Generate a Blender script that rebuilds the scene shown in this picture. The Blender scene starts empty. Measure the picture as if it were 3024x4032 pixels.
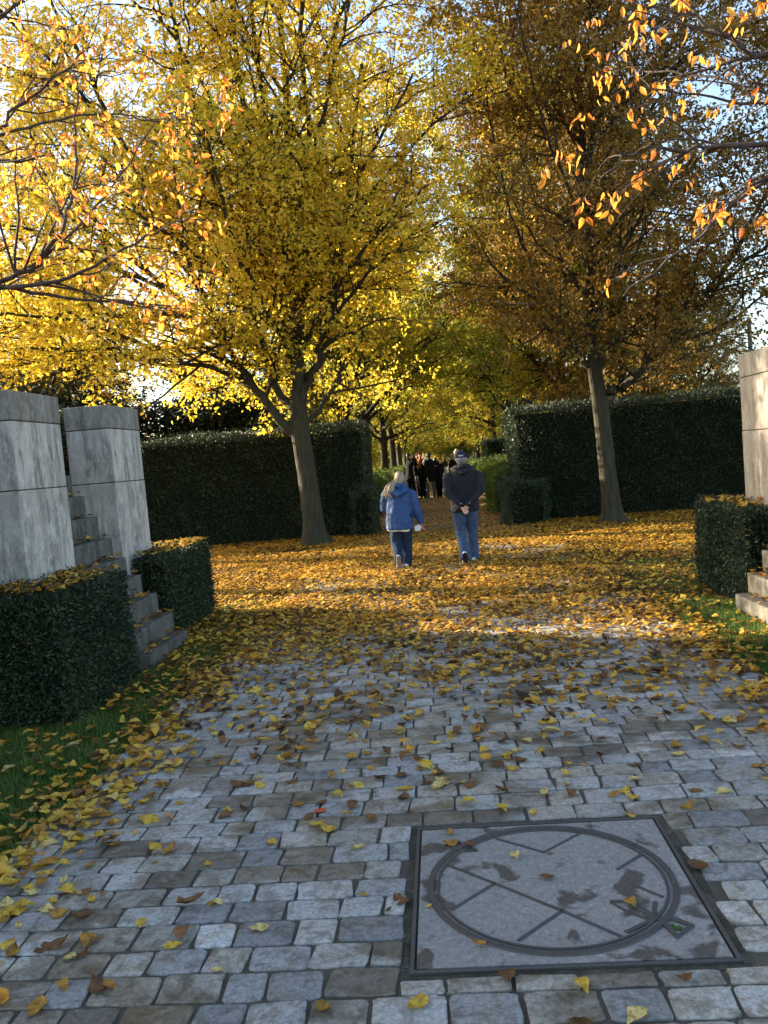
import bpy, bmesh, math, random
import numpy as np
from mathutils import Vector, Matrix

R = math.radians
scene = bpy.context.scene
col = scene.collection

# ------------------------------------------------------------------ helpers
def tag(o, label=None, cat=None, group=None, kind=None):
    if label: o['label'] = label
    if cat: o['category'] = cat
    if group: o['group'] = group
    if kind: o['kind'] = kind
    return o

def link(o, parent=None):
    col.objects.link(o)
    if parent is not None: o.parent = parent
    return o

def empty(name, loc=(0, 0, 0), rz=0.0):
    o = bpy.data.objects.new(name, None)
    o.location = loc
    o.rotation_euler = (0, 0, rz)
    o.empty_display_size = .1
    return link(o)

def np_mesh(name, V, F, mats=(), smooth=False, midx=None):
    """V (n,3); F list of (m,k) int arrays"""
    me = bpy.data.meshes.new(name)
    V = np.ascontiguousarray(V, dtype=np.float32)
    if not isinstance(F, (list, tuple)): F = [F]
    F = [np.asarray(f, dtype=np.int32) for f in F if len(f)]
    nl = sum(f.size for f in F); npoly = sum(len(f) for f in F)
    me.vertices.add(len(V)); me.vertices.foreach_set('co', V.ravel())
    me.loops.add(nl); me.polygons.add(npoly)
    me.loops.foreach_set('vertex_index', np.concatenate([f.ravel() for f in F]))
    tot = np.concatenate([np.full(len(f), f.shape[1], np.int32) for f in F])
    st = np.concatenate([[0], np.cumsum(tot)[:-1]]).astype(np.int32)
    me.polygons.foreach_set('loop_start', st)
    me.polygons.foreach_set('loop_total', tot)
    if smooth: me.polygons.foreach_set('use_smooth', np.ones(npoly, bool))
    for m in mats: me.materials.append(m)
    if midx is not None: me.polygons.foreach_set('material_index', np.asarray(midx, np.int32))
    me.update(calc_edges=True)
    return me

def np_obj(name, V, F, mats=(), parent=None, smooth=False, midx=None):
    return link(bpy.data.objects.new(name, np_mesh(name, V, F, mats, smooth, midx)), parent)

def bm_obj(name, bm, mats, parent=None, smooth=False):
    me = bpy.data.meshes.new(name)
    bmesh.ops.recalc_face_normals(bm, faces=bm.faces[:])
    bm.to_mesh(me); bm.free()
    for m in (mats if isinstance(mats, (list, tuple)) else [mats]): me.materials.append(m)
    if smooth:
        for p in me.polygons: p.use_smooth = True
    return link(bpy.data.objects.new(name, me), parent)

def box(bm, x0, x1, y0, y1, z0, z1, bev=0.0, seg=2):
    r = bmesh.ops.create_cube(bm, size=1)
    vs = r['verts']
    for v in vs:
        v.co = Vector((x0 + (v.co.x + .5) * (x1 - x0), y0 + (v.co.y + .5) * (y1 - y0), z0 + (v.co.z + .5) * (z1 - z0)))
    if bev > 0:
        es = list({e for v in vs for e in v.link_edges})
        bmesh.ops.bevel(bm, geom=es, offset=bev, segments=seg, affect='EDGES', profile=.6)

# ------------------------------------------------------------------ materials
def new_mat(name):
    m = bpy.data.materials.new(name); m.use_nodes = True
    nt = m.node_tree; nt.nodes.clear()
    out = nt.nodes.new('ShaderNodeOutputMaterial')
    return m, nt, out

def nd(nt, t, **kw):
    n = nt.nodes.new(t)
    for k, v in kw.items():
        if k.startswith('i_'):
            key = k[2:]
            n.inputs[int(key) if key.isdigit() else key.replace('_', ' ')].default_value = v
        else: setattr(n, k, v)
    return n

def ramp(nt, fac, stops, interp='LINEAR'):
    r = nt.nodes.new('ShaderNodeValToRGB'); r.color_ramp.interpolation = interp
    el = r.color_ramp.elements
    while len(el) < len(stops): el.new(0.5)
    for e, (p, c) in zip(el, stops):
        e.position = p; e.color = (*c, 1) if len(c) == 3 else c
    nt.links.new(fac, r.inputs[0])
    return r.outputs[0]

def noise(nt, vec, scale, detail=4, rough=.55, dist=0.0):
    n = nd(nt, 'ShaderNodeTexNoise', i_Scale=scale, i_Detail=detail, i_Roughness=rough, i_Distortion=dist)
    if vec is not None: nt.links.new(vec, n.inputs['Vector'])
    return n.outputs['Fac']

def math_n(nt, op, a, b=None, clamp=False):
    n = nd(nt, 'ShaderNodeMath', operation=op, use_clamp=clamp)
    for i, x in enumerate((a, b)):
        if x is None: continue
        if isinstance(x, (int, float)): n.inputs[i].default_value = x
        else: nt.links.new(x, n.inputs[i])
    return n.outputs[0]

def mix(nt, fac, a, b, mode='MIX'):
    n = nd(nt, 'ShaderNodeMix', data_type='RGBA', blend_type=mode)
    for s, x in ((n.inputs[0], fac), (n.inputs[6], a), (n.inputs[7], b)):
        if isinstance(x, (int, float)): s.default_value = x
        elif isinstance(x, tuple): s.default_value = (*x, 1) if len(x) == 3 else x
        else: nt.links.new(x, s)
    return n.outputs[2]

def coords(nt, which='Object'):
    return nd(nt, 'ShaderNodeTexCoord').outputs[which]

def mapping(nt, vec, scale=(1, 1, 1)):
    n = nd(nt, 'ShaderNodeMapping'); n.inputs['Scale'].default_value = scale
    nt.links.new(vec, n.inputs['Vector']); return n.outputs[0]

def principled(nt, out, colr, rough=.7, spec=.3, bump=None, bstr=.3, bdist=.01):
    p = nd(nt, 'ShaderNodeBsdfPrincipled')
    if isinstance(colr, tuple): p.inputs['Base Color'].default_value = (*colr, 1)
    else: nt.links.new(colr, p.inputs['Base Color'])
    if isinstance(rough, (int, float)): p.inputs['Roughness'].default_value = rough
    else: nt.links.new(rough, p.inputs['Roughness'])
    p.inputs['Specular IOR Level'].default_value = spec
    if bump is not None:
        b = nd(nt, 'ShaderNodeBump', i_Strength=bstr, i_Distance=bdist)
        nt.links.new(bump, b.inputs['Height']); nt.links.new(b.outputs[0], p.inputs['Normal'])
    if out is not None: nt.links.new(p.outputs[0], out.inputs[0])
    return p

def leaf_mat(name, stops, trans=.45, clump=.5, spread=.75, gloss=.25, boost=1.25, objrand=0.0, rough=.5, spot=0.0):
    m, nt, out = new_mat(name)
    rnd = nd(nt, 'ShaderNodeNewGeometry').outputs['Random Per Island']
    n = noise(nt, coords(nt), clump, 3)
    n = math_n(nt, 'MULTIPLY_ADD', n, 2.2); nt.nodes[-1].inputs[2].default_value = -1.1
    f = math_n(nt, 'MULTIPLY_ADD', rnd, spread); nt.nodes[-1].inputs[2].default_value = .5 - spread / 2
    f = math_n(nt, 'ADD', f, math_n(nt, 'MULTIPLY', n, .55))
    if objrand:
        o = nd(nt, 'ShaderNodeObjectInfo').outputs['Random']
        f = math_n(nt, 'ADD', f, math_n(nt, 'MULTIPLY', math_n(nt, 'SUBTRACT', o, .5), objrand))
    c = ramp(nt, f, stops)
    if spot:
        sp = noise(nt, coords(nt), spot, 5, .7, .4)
        c = mix(nt, ramp(nt, sp, [(.48, (0, 0, 0)), (.62, (.8, .8, .8))]), c, mix(nt, 1.0, c, (.38, .26, .20), 'MULTIPLY'))
    p = principled(nt, None, c, rough, gloss)
    t = nd(nt, 'ShaderNodeBsdfTranslucent')
    c2 = mix(nt, 1.0, c, (boost, boost, boost * .9), 'MULTIPLY')
    nt.links.new(c2, t.inputs[0])
    mx = nd(nt, 'ShaderNodeMixShader', i_0=trans)
    nt.links.new(p.outputs[0], mx.inputs[1]); nt.links.new(t.outputs[0], mx.inputs[2])
    nt.links.new(mx.outputs[0], out.inputs[0])
    return m

def bark_mat(name, a, b, c):
    m, nt, out = new_mat(name)
    v = coords(nt)
    n1 = noise(nt, mapping(nt, v, (9, 9, 1.6)), 2.0, 6, .65)
    n2 = noise(nt, v, 2.3, 4)
    cc = mix(nt, ramp(nt, n1, [(.35, (0, 0, 0)), (.65, (1, 1, 1))]), a, b)
    cc = mix(nt, ramp(nt, n2, [(.5, (0, 0, 0)), (.68, (.8, .8, .8))]), cc, c)
    principled(nt, out, cc, .85, .2, n1, 1.0, .05)
    return m

def cloth_mat(name, c, rough=.85, var=.25, scale=18, spec=.2, tint=None):
    m, nt, out = new_mat(name)
    v = coords(nt)
    n = noise(nt, v, scale, 5, .6)
    f = noise(nt, mapping(nt, v, (1, 1, .45)), 6, 4, .55, 1.6)
    dark = tuple(x * (1 - var) for x in c); lite = tint or tuple(min(1, x * (1 + var)) for x in c)
    principled(nt, out, mix(nt, n, dark, lite), rough, spec, f, .8, .05)
    return m

M = {}
M['yellow'] = leaf_mat('hornbeam_gold_leaf', [(0, (.31, .32, .03)), (.22, (.60, .50, .042)), (.5, (.82, .60, .055)), (.78, (.88, .66, .09)), (1, (.76, .44, .04))], .6, .35, .75, .3, 1.25)
M['avenue'] = leaf_mat('avenue_leaf', [(0, (.11, .16, .02)), (.3, (.25, .27, .028)), (.55, (.48, .39, .035)), (.8, (.60, .43, .045)), (1, (.48, .27, .03))], .58, .3, .7, .3, 1.3, .3)
M['brown'] = leaf_mat('bronze_leaf', [(0, (.09, .10, .018)), (.25, (.20, .14, .022)), (.5, (.27, .155, .028)), (.82, (.36, .19, .032)), (1, (.34, .24, .035))], .42, .4, .7, .3, 1.1)
M['cherry'] = leaf_mat('cherry_leaf', [(0, (.62, .16, .035)), (.3, (.76, .28, .04)), (.6, (.82, .38, .055)), (.85, (.76, .28, .05)), (1, (.86, .50, .09))], .5, 1.0, .9, .15, 1.3)
M['yew'] = leaf_mat('yew_leaf', [(0, (.014, .026, .015)), (.5, (.032, .054, .028)), (.85, (.055, .082, .032)), (1, (.10, .085, .04))], .15, 2.4, .8, .35, 1.0)
M['yewtree'] = leaf_mat('evergreen_leaf', [(0, (.012, .020, .010)), (.5, (.028, .042, .016)), (.85, (.05, .062, .02)), (1, (.10, .08, .02))], .15, .6, .8, .3, 1.0)
M['boxleaf'] = leaf_mat('box_leaf', [(0, (.05, .085, .015)), (.5, (.10, .15, .025)), (1, (.17, .21, .035))], .35, 1.0, .8, .3, 1.2)
M['green'] = leaf_mat('green_leaf', [(0, (.09, .13, .018)), (.4, (.22, .27, .03)), (.7, (.42, .40, .04)), (1, (.58, .46, .05))], .58, .3, .7, .3, 1.2, .3)
M['grass'] = leaf_mat('grass_blade', [(0, (.05, .095, .02)), (.4, (.09, .165, .032)), (.75, (.15, .235, .045)), (.92, (.25, .26, .09)), (1, (.28, .21, .08))], .4, 3.0, .7, .25, 1.1)
LITTER = [(0, (.06, .028, .012)), (.20, (.17, .08, .018)), (.36, (.40, .20, .024)), (.54, (.68, .39, .04)), (.80, (.78, .53, .085)), (1, (.70, .32, .035))]
M['litter'] = leaf_mat('fallen_leaf_mix', LITTER, .32, .8, 1.0, .35, 1.2, 0, .55, 28)
M['lf_yellow'] = leaf_mat('fallen_leaf_yellow', [(0, (.58, .36, .035)), (1, (.74, .50, .07))], .26, 9, .6, .35, 1.1, 0, .5, 3.5)
M['lf_pale'] = leaf_mat('fallen_leaf_pale', [(0, (.66, .50, .15)), (1, (.78, .62, .25))], .26, 9, .6, .35, 1.1, 0, .5, 3.5)
M['lf_brown'] = leaf_mat('fallen_leaf_brown', [(0, (.10, .045, .018)), (1, (.24, .11, .03))], .15, 9, .6, .4, 1.1, .6, .5, 3.5)
M['lf_ochre'] = leaf_mat('fallen_leaf_ochre', [(0, (.33, .18, .03)), (1, (.50, .26, .04))], .2, 9, .6, .35, 1.1, .6, .5, 3.5)
M['lf_red'] = leaf_mat('fallen_leaf_red', [(0, (.55, .07, .03)), (1, (.62, .12, .05))], .2, 9, .6, .35, 1.1, .2)
M['bark'] = bark_mat('hornbeam_bark', (.030, .025, .016), (.066, .058, .040), (.052, .058, .026))
M['bark_dark'] = bark_mat('dark_bark', (.022, .018, .013), (.055, .046, .034), (.05, .05, .025))
M['bark_cherry'] = bark_mat('cherry_bark', (.06, .04, .03), (.13, .10, .08), (.09, .07, .06))

def stone_mat(name, light, dark, warm, streak=1.0):
    m, nt, out = new_mat(name)
    v = coords(nt)
    st = noise(nt, mapping(nt, v, (7, 7, .9)), 1.6, 7, .65, .4)
    bl = noise(nt, v, 2.2, 8, .68, .3)
    fine = noise(nt, v, 60, 4, .7)
    c = mix(nt, ramp(nt, st, [(.40, (0, 0, 0)), (.56, (1, 1, 1))]), dark, light)
    c = mix(nt, ramp(nt, bl, [(.42, (0, 0, 0)), (.58, (.85, .85, .85))]), c, warm)
    mot = noise(nt, mapping(nt, v, (1, 1, .6)), 11, 9, .78, .15)
    c = mix(nt, ramp(nt, mot, [(.50, (0, 0, 0)), (.60, (.7, .7, .7))]), c, tuple(min(.8, x * 1.18) for x in light))
    mot2 = noise(nt, mapping(nt, v, (1.5, 1.5, .5)), 3.6, 10, .8, .1)
    c = mix(nt, ramp(nt, mot2, [(.52, (0, 0, 0)), (.64, (.75, .75, .75))]), c, tuple((x + y) * .42 for x, y in zip(dark, warm)))
    lich = noise(nt, mapping(nt, v, (1, 1, .5)), 5.0, 9, .75)
    c = mix(nt, ramp(nt, lich, [(.55, (0, 0, 0)), (.66, (.9, .9, .9))]), c, dark)
    c = mix(nt, math_n(nt, 'MULTIPLY', fine, .35), c, tuple(x * .55 for x in dark))
    principled(nt, out, c, .9, .2, math_n(nt, 'ADD', math_n(nt, 'MULTIPLY', fine, .4), bl), .35, .012)
    return m

M['stone'] = stone_mat('weathered_stone', (.60, .575, .53), (.20, .19, .17), (.43, .405, .36))
M['stone_cap'] = stone_mat('lichen_cap_stone', (.33, .315, .28), (.12, .115, .10), (.22, .21, .185))
M['stone_pale'] = stone_mat('pale_stone', (.44, .40, .335), (.22, .195, .155), (.36, .325, .27))
M['step'] = stone_mat('step_stone', (.18, .172, .152), (.06, .058, .05), (.12, .115, .10))

def sett_mat():
    m, nt, out = new_mat('granite_sett')
    v = coords(nt)
    g = nd(nt, 'ShaderNodeNewGeometry').outputs['Random Per Island']
    c = ramp(nt, g, [(0, (.20, .20, .20)), (.16, (.32, .318, .31)), (.32, (.41, .40, .375)), (.46, (.27, .255, .225)), (.6, (.36, .325, .275)),
                     (.74, (.50, .49, .475)), (.88, (.25, .25, .25)), (1, (.38, .355, .325))])
    sp = noise(nt, v, 58, 7, .92)
    c = mix(nt, ramp(nt, sp, [(.34, (0, 0, 0)), (.62, (1, 1, 1))]), mix(nt, 1.0, c, (.36, .35, .34), 'MULTIPLY'), mix(nt, 1.0, c, (1.5, 1.49, 1.46), 'MULTIPLY'))
    blot = noise(nt, v, 17, 4, .6, .6)
    c = mix(nt, ramp(nt, blot, [(.36, (1, 1, 1)), (.52, (0, 0, 0))]), c, mix(nt, 1.0, c, (.62, .58, .52), 'MULTIPLY'))
    stn = noise(nt, v, 5.5, 6, .6, .5)
    c = mix(nt, ramp(nt, stn, [(.5, (0, 0, 0)), (.68, (.75, .75, .75))]), c, mix(nt, 1.0, c, (.85, .74, .58), 'MULTIPLY'))
    wet = noise(nt, mapping(nt, v, (1, 1.5, 1)), 1.7, 5, .6, .6)
    wet2 = math_n(nt, 'ADD', wet, math_n(nt, 'MULTIPLY', math_n(nt, 'SUBTRACT', g, .5), .26))
    w = ramp(nt, wet2, [(.50, (0, 0, 0)), (.60, (1, 1, 1))])
    c = mix(nt, w, c, mix(nt, 1.0, c, (.50, .46, .40), 'MULTIPLY'))
    ro = math_n(nt, 'SUBTRACT', .66, math_n(nt, 'MULTIPLY', w, .38))
    big = noise(nt, v, 26, 5, .6)
    principled(nt, out, c, ro, .5, math_n(nt, 'ADD', math_n(nt, 'MULTIPLY', sp, .6), big), .65, .009)
    return m
M['sett'] = sett_mat()
M['step_warm'] = stone_mat('mossy_step_stone', (.20, .185, .15), (.07, .065, .05), (.14, .13, .10))

def soil_mat(name, a, b, c, s1=6, s2=60, rough=.95):
    m, nt, out = new_mat(name)
    v = coords(nt)
    n1 = noise(nt, v, s1, 6, .65); n2 = noise(nt, v, s2, 5, .75)
    cc = mix(nt, ramp(nt, n1, [(.35, (0, 0, 0)), (.65, (1, 1, 1))]), a, b)
    cc = mix(nt, ramp(nt, n2, [(.45, (0, 0, 0)), (.6, (1, 1, 1))]), cc, c)
    principled(nt, out, cc, rough, .15, n2, .7, .015)
    return m
M['joint'] = soil_mat('joint_sand', (.085, .075, .060), (.15, .13, .10), (.10, .088, .068), 3, 120)
M['litter_soil'] = soil_mat('leaf_mould', (.07, .04, .018), (.16, .085, .03), (.035, .022, .012), 5, 45)
M['gravel'] = soil_mat('sandy_gravel', (.22, .16, .10), (.33, .25, .16), (.15, .105, .06), 1.5, 55)
M['turf'] = soil_mat('turf', (.035, .062, .016), (.055, .085, .022), (.045, .035, .016), 4, 50)
M['mortar'] = soil_mat('dirt_edge', (.06, .052, .040), (.15, .13, .105), (.05, .052, .03), 14, 110)

def concrete_cover():
    m, nt, out = new_mat('cover_concrete')
    v = coords(nt)
    sp = noise(nt, v, 62, 6, .9); b = noise(nt, v, 3.2, 6, .6)
    c = mix(nt, b, (.205, .19, .172), (.27, .25, .23))
    c = mix(nt, ramp(nt, sp, [(.36, (.9, .9, .9)), (.47, (0, 0, 0))]), c, (.10, .088, .078))
    c = mix(nt, ramp(nt, sp, [(.56, (0, 0, 0)), (.64, (.9, .9, .9))]), c, (.50, .47, .43))
    wt = noise(nt, v, 5.5, 4, .55, .25)
    w = ramp(nt, wt, [(.57, (0, 0, 0)), (.615, (1, 1, 1))])
    c = mix(nt, w, c, mix(nt, 1.0, c, (.36, .33, .31), 'MULTIPLY'))
    principled(nt, out, c, math_n(nt, 'SUBTRACT', .85, math_n(nt, 'MULTIPLY', w, .4)), .35, sp, .35, .004)
    return m
M['cover'] = concrete_cover()

def simple(name, c, rough=.6, spec=.4, metal=0, var=.3, sc=30):
    m, nt, out = new_mat(name)
    n = noise(nt, coords(nt), sc, 5, .65)
    p = principled(nt, out, mix(nt, n, tuple(x * (1 - var) for x in c), tuple(min(1, x * (1 + var)) for x in c)), rough, spec, n, .2, .005)
    p.inputs['Metallic'].default_value = metal
    return m
M['iron'] = simple('worn_iron', (.075, .07, .066), .5, .5, .3, .45, 45)
M['moss'] = simple('moss', (.05, .10, .02), .9, .1, 0, .4, 80)
M['post'] = simple('grey_painted_post', (.13, .15, .16), .5, .4)
M['wood'] = bark_mat('weathered_wood', (.05, .042, .032), (.10, .085, .065), (.07, .065, .05))
M['skin'] = simple('skin', (.55, .33, .24), .55, .35, 0, .08, 40)
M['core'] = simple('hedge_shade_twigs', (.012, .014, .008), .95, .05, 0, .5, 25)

# ------------------------------------------------------------------ camera, sky, sun
YAW, PITCH, ROLL, CAMH, FPX = 0.06968632, -0.06376191, -0.08180032, 1.65, 3260.0
def cam_axes():
    cy, sy = math.cos(YAW), math.sin(YAW)
    f = np.array([-sy * math.cos(PITCH), cy * math.cos(PITCH), math.sin(PITCH)])
    r = np.array([cy, sy, 0.0]); u = np.cross(r, f)
    c, s = math.cos(ROLL), math.sin(ROLL)
    return c * r + s * u, -s * r + c * u, f
CR, CU, CF = cam_axes()
cd = bpy.data.cameras.new('camera'); cam = bpy.data.objects.new('camera', cd); col.objects.link(cam)
cam.matrix_world = Matrix([[CR[0], CU[0], -CF[0], 0], [CR[1], CU[1], -CF[1], 0], [CR[2], CU[2], -CF[2], CAMH], [0, 0, 0, 1]])
cd.sensor_fit = 'VERTICAL'; cd.sensor_height = 36; cd.sensor_width = 27; cd.lens = 36 * FPX / 4032
cd.clip_start = .05; cd.clip_end = 2000
scene.camera = cam

SUN_AZ, SUN_EL = 22.0, 18.0           # degrees ahead of the left-hand direction, height
sd = bpy.data.lights.new('sun', 'SUN'); sd.energy = 5.0; sd.angle = R(.5); sd.color = (1, .86, .66)
so = bpy.data.objects.new('sun', sd); col.objects.link(so)
dl = Vector((math.cos(R(SUN_EL)) * math.cos(R(SUN_AZ)), -math.cos(R(SUN_EL)) * math.sin(R(SUN_AZ)), -math.sin(R(SUN_EL))))
so.rotation_euler = dl.to_track_quat('-Z', 'Y').to_euler()
w = bpy.data.worlds.new('World'); scene.world = w; w.use_nodes = True
nt = w.node_tree
bg = nt.nodes['Background']
sky = nt.nodes.new('ShaderNodeTexSky'); sky.sky_type = 'NISHITA'; sky.sun_disc = False
sky.sun_elevation = R(SUN_EL); sky.sun_rotation = R(SUN_AZ - 90) % (2 * math.pi)
sky.air_density = 1.0; sky.dust_density = 1.1; sky.ozone_density = .7
nt.links.new(sky.outputs[0], bg.inputs[0]); bg.inputs[1].default_value = .104
scene.view_settings.view_transform = 'Standard'; scene.view_settings.look = 'None'
scene.view_settings.exposure = 2.2; scene.view_settings.gamma = 1
scene.cycles.max_bounces = 9; scene.cycles.diffuse_bounces = 4; scene.cycles.glossy_bounces = 2
scene.cycles.transmission_bounces = 7; scene.cycles.transparent_max_bounces = 4
scene.cycles.use_denoising = True
scene.cycles.sample_clamp_indirect = 6.0
scene.cycles.caustics_reflective = False; scene.cycles.caustics_refractive = False

# ------------------------------------------------------------------ ground
rng = np.random.default_rng(11)
def sheet(name, x0, x1, y0, y1, z, mat, nx=1, ny=1, wob=0.0):
    xs = np.linspace(x0, x1, nx + 1); ys = np.linspace(y0, y1, ny + 1)
    X, Y = np.meshgrid(xs, ys)
    V = np.stack([X.ravel(), Y.ravel(), np.full(X.size, z)], 1)
    if wob:
        e = (np.isclose(V[:, 0], x0) | np.isclose(V[:, 0], x1))
        V[e, 0] += rng.normal(0, wob, e.sum())
    i = np.arange(nx)[None, :] + (nx + 1) * np.arange(ny)[:, None]
    F = np.stack([i, i + 1, i + nx + 2, i + nx + 1], -1).reshape(-1, 4)
    return tag(np_obj(name, V, F, [mat]), kind='structure')

sheet('ground', -400, 400, -200, 600, 0, M['litter_soil'])
sheet('grass_verge', -9, -1.98, -2, 8.6, .004, M['turf'], 1, 60, .05)
sheet('grass_verge', 1.96, 9, -2, 8.4, .004, M['turf'], 1, 60, .05)
sheet('gravel_path', -1.75, 1.85, 13.6, 130, .006, M['gravel'], 1, 200, .06)

# cobbled path: every sett modelled, with its sunken joint bed
CX0, CX1, CY0, CY1 = -.215, .818, 2.515, 3.535     # inspection cover
def cobbles():
    setts = []
    y = -.6; PX0, PX1 = -2.02, 2.0
    while y < 15.2:
        d = rng.uniform(.118, .152)
        x = PX0 - rng.uniform(0, .2)
        while x < PX1:
            wd = rng.uniform(.172, .232)
            if y < 4.6 and rng.random() < .2: wd = rng.uniform(.13, .16)
            a, b = max(x, PX0 - rng.uniform(0, .03)), min(x + wd, PX1 + rng.uniform(0, .04))
            x += wd + rng.uniform(.007, .015)
            if b - a < .06: continue
            m_ = .03
            if y + d > CY0 - m_ and y < CY1 + m_ and b > CX0 - m_ and a < CX1 + m_:
                done = True
                if y + d * .45 < CY0 - m_: setts.append((a, b, y, CY0 - m_))
                elif y + d * .55 > CY1 + m_: setts.append((a, b, CY1 + m_, y + d))
                else:
                    if a < CX0 - m_ - .07: setts.append((a, CX0 - m_, y, y + d))
                    if b > CX1 + m_ + .07: setts.append((CX1 + m_, b, y, y + d))
                continue
            setts.append((a, b, y, y + d))
        y += d + rng.uniform(.007, .014)
    S = np.array(setts); n = len(S)
    K = 28
    t = np.linspace(0, 2 * np.pi, K, endpoint=False) + .15
    e = rng.uniform(.13, .27, (n, 1))
    ux = np.sign(np.cos(t)) * np.abs(np.cos(t)) ** e; uy = np.sign(np.sin(t)) * np.abs(np.sin(t)) ** e
    cx = (S[:, 0] + S[:, 1]) / 2; cy = (S[:, 2] + S[:, 3]) / 2
    hx = (S[:, 1] - S[:, 0]) / 2; hy = (S[:, 3] - S[:, 2]) / 2
    jit = 1 + rng.normal(0, .022, (n, K))
    sk = rng.normal(0, .05, (n, 1)); ro = rng.normal(0, .022, n)
    PXs = hx[:, None] * ux * jit + sk * hy[:, None] * uy; PYs = hy[:, None] * uy * jit
    c_, s_ = np.cos(ro)[:, None], np.sin(ro)[:, None]
    lx, ly = PXs * c_ - PYs * s_, PXs * s_ + PYs * c_
    zt = np.clip(rng.normal(.0205, .0016, n), .018, .025); tx = rng.normal(0, .008, n); ty = rng.normal(0, .009, n)
    # slight lean of the whole surface toward ruts
    rings = []
    for (sc, dz) in ((1.0, -.022), (1.0, -.0042), (.982, -.0008), (.92, 0.0), (.5, .0004)):
        x_ = lx * sc; y_ = ly * sc
        z_ = zt[:, None] + dz + x_ * tx[:, None] + y_ * ty[:, None] + (rng.normal(0, .0007, (n, K)) if sc < .99 else 0)
        rings.append(np.stack([cx[:, None] + x_, cy[:, None] + y_, z_], -1))
    V = np.concatenate(rings, 1)                       # n, 5K, 3
    cen = np.stack([cx, cy, zt + .0015], -1)[:, None]
    V = np.concatenate([V, cen], 1)
    per = V.shape[1]
    k = np.arange(K); k2 = (k + 1) % K
    Q = np.concatenate([np.stack([r * K + k, r * K + k2, (r + 1) * K + k2, (r + 1) * K + k], -1) for r in range(4)])
    T = np.stack([4 * K + k, 4 * K + k2, np.full(K, 5 * K)], -1)
    off = (np.arange(n) * per)[:, None, None]
    Q = (Q[None] + off).reshape(-1, 4); T = (T[None] + off).reshape(-1, 3)
    V = V.reshape(-1, 3)
    nb = len(V)
    bed = []
    xs = np.linspace(-2.06, 2.06, 24); ys = np.linspace(-.8, 15.3, 90)
    X, Y = np.meshgrid(xs, ys)
    BV = np.stack([X.ravel(), Y.ravel(), .0125 + rng.normal(0, .0014, X.size)], 1)
    i = np.arange(23)[None, :] + 24 * np.arange(89)[:, None]
    BF = np.stack([i, i + 1, i + 25, i + 24], -1).reshape(-1, 4) + nb
    F = [Q, BF, T]
    mi = np.concatenate([np.zeros(len(Q)), np.ones(len(BF)), np.zeros(len(T))])
    sm = np_obj('cobbled_path', np.concatenate([V, BV]), F, [M['sett'], M['joint']], None, True, mi)
    tag(sm, kind='structure')
cobbles()

# ------------------------------------------------------------------ inspection cover
def strip(bm, pts, wd, z0, z1, closed=False):
    """raised bar along a polyline on the ground"""
    n = len(pts); P = [Vector((p[0], p[1], 0)) for p in pts]
    L, Rr = [], []
    for i in range(n):
        a = P[i - 1] if (i > 0 or closed) else P[i]; b = P[(i + 1) % n] if (i < n - 1 or closed) else P[i]
        d = (b - a); d.normalize(); nn = Vector((-d.y, d.x, 0)) * wd / 2
        L.append(P[i] + nn); Rr.append(P[i] - nn)
    rows = []
    for i in range(n):
        q = []
        for (p, z, s) in ((L[i], z0, 1.0), (L[i], z1, .8), (Rr[i], z1, .8), (Rr[i], z0, 1.0)):
            o = P[i] + (p - P[i]) * s
            q.append(bm.verts.new((o.x, o.y, z)))
        rows.append(q)
    m = n if closed else n - 1
    for i in range(m):
        a, b = rows[i], rows[(i + 1) % n]
        for k in range(3): bm.faces.new((a[k], a[k + 1], b[k + 1], b[k]))
    if not closed:
        bm.faces.new(rows[0]); bm.faces.new(rows[-1][::-1])

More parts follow.
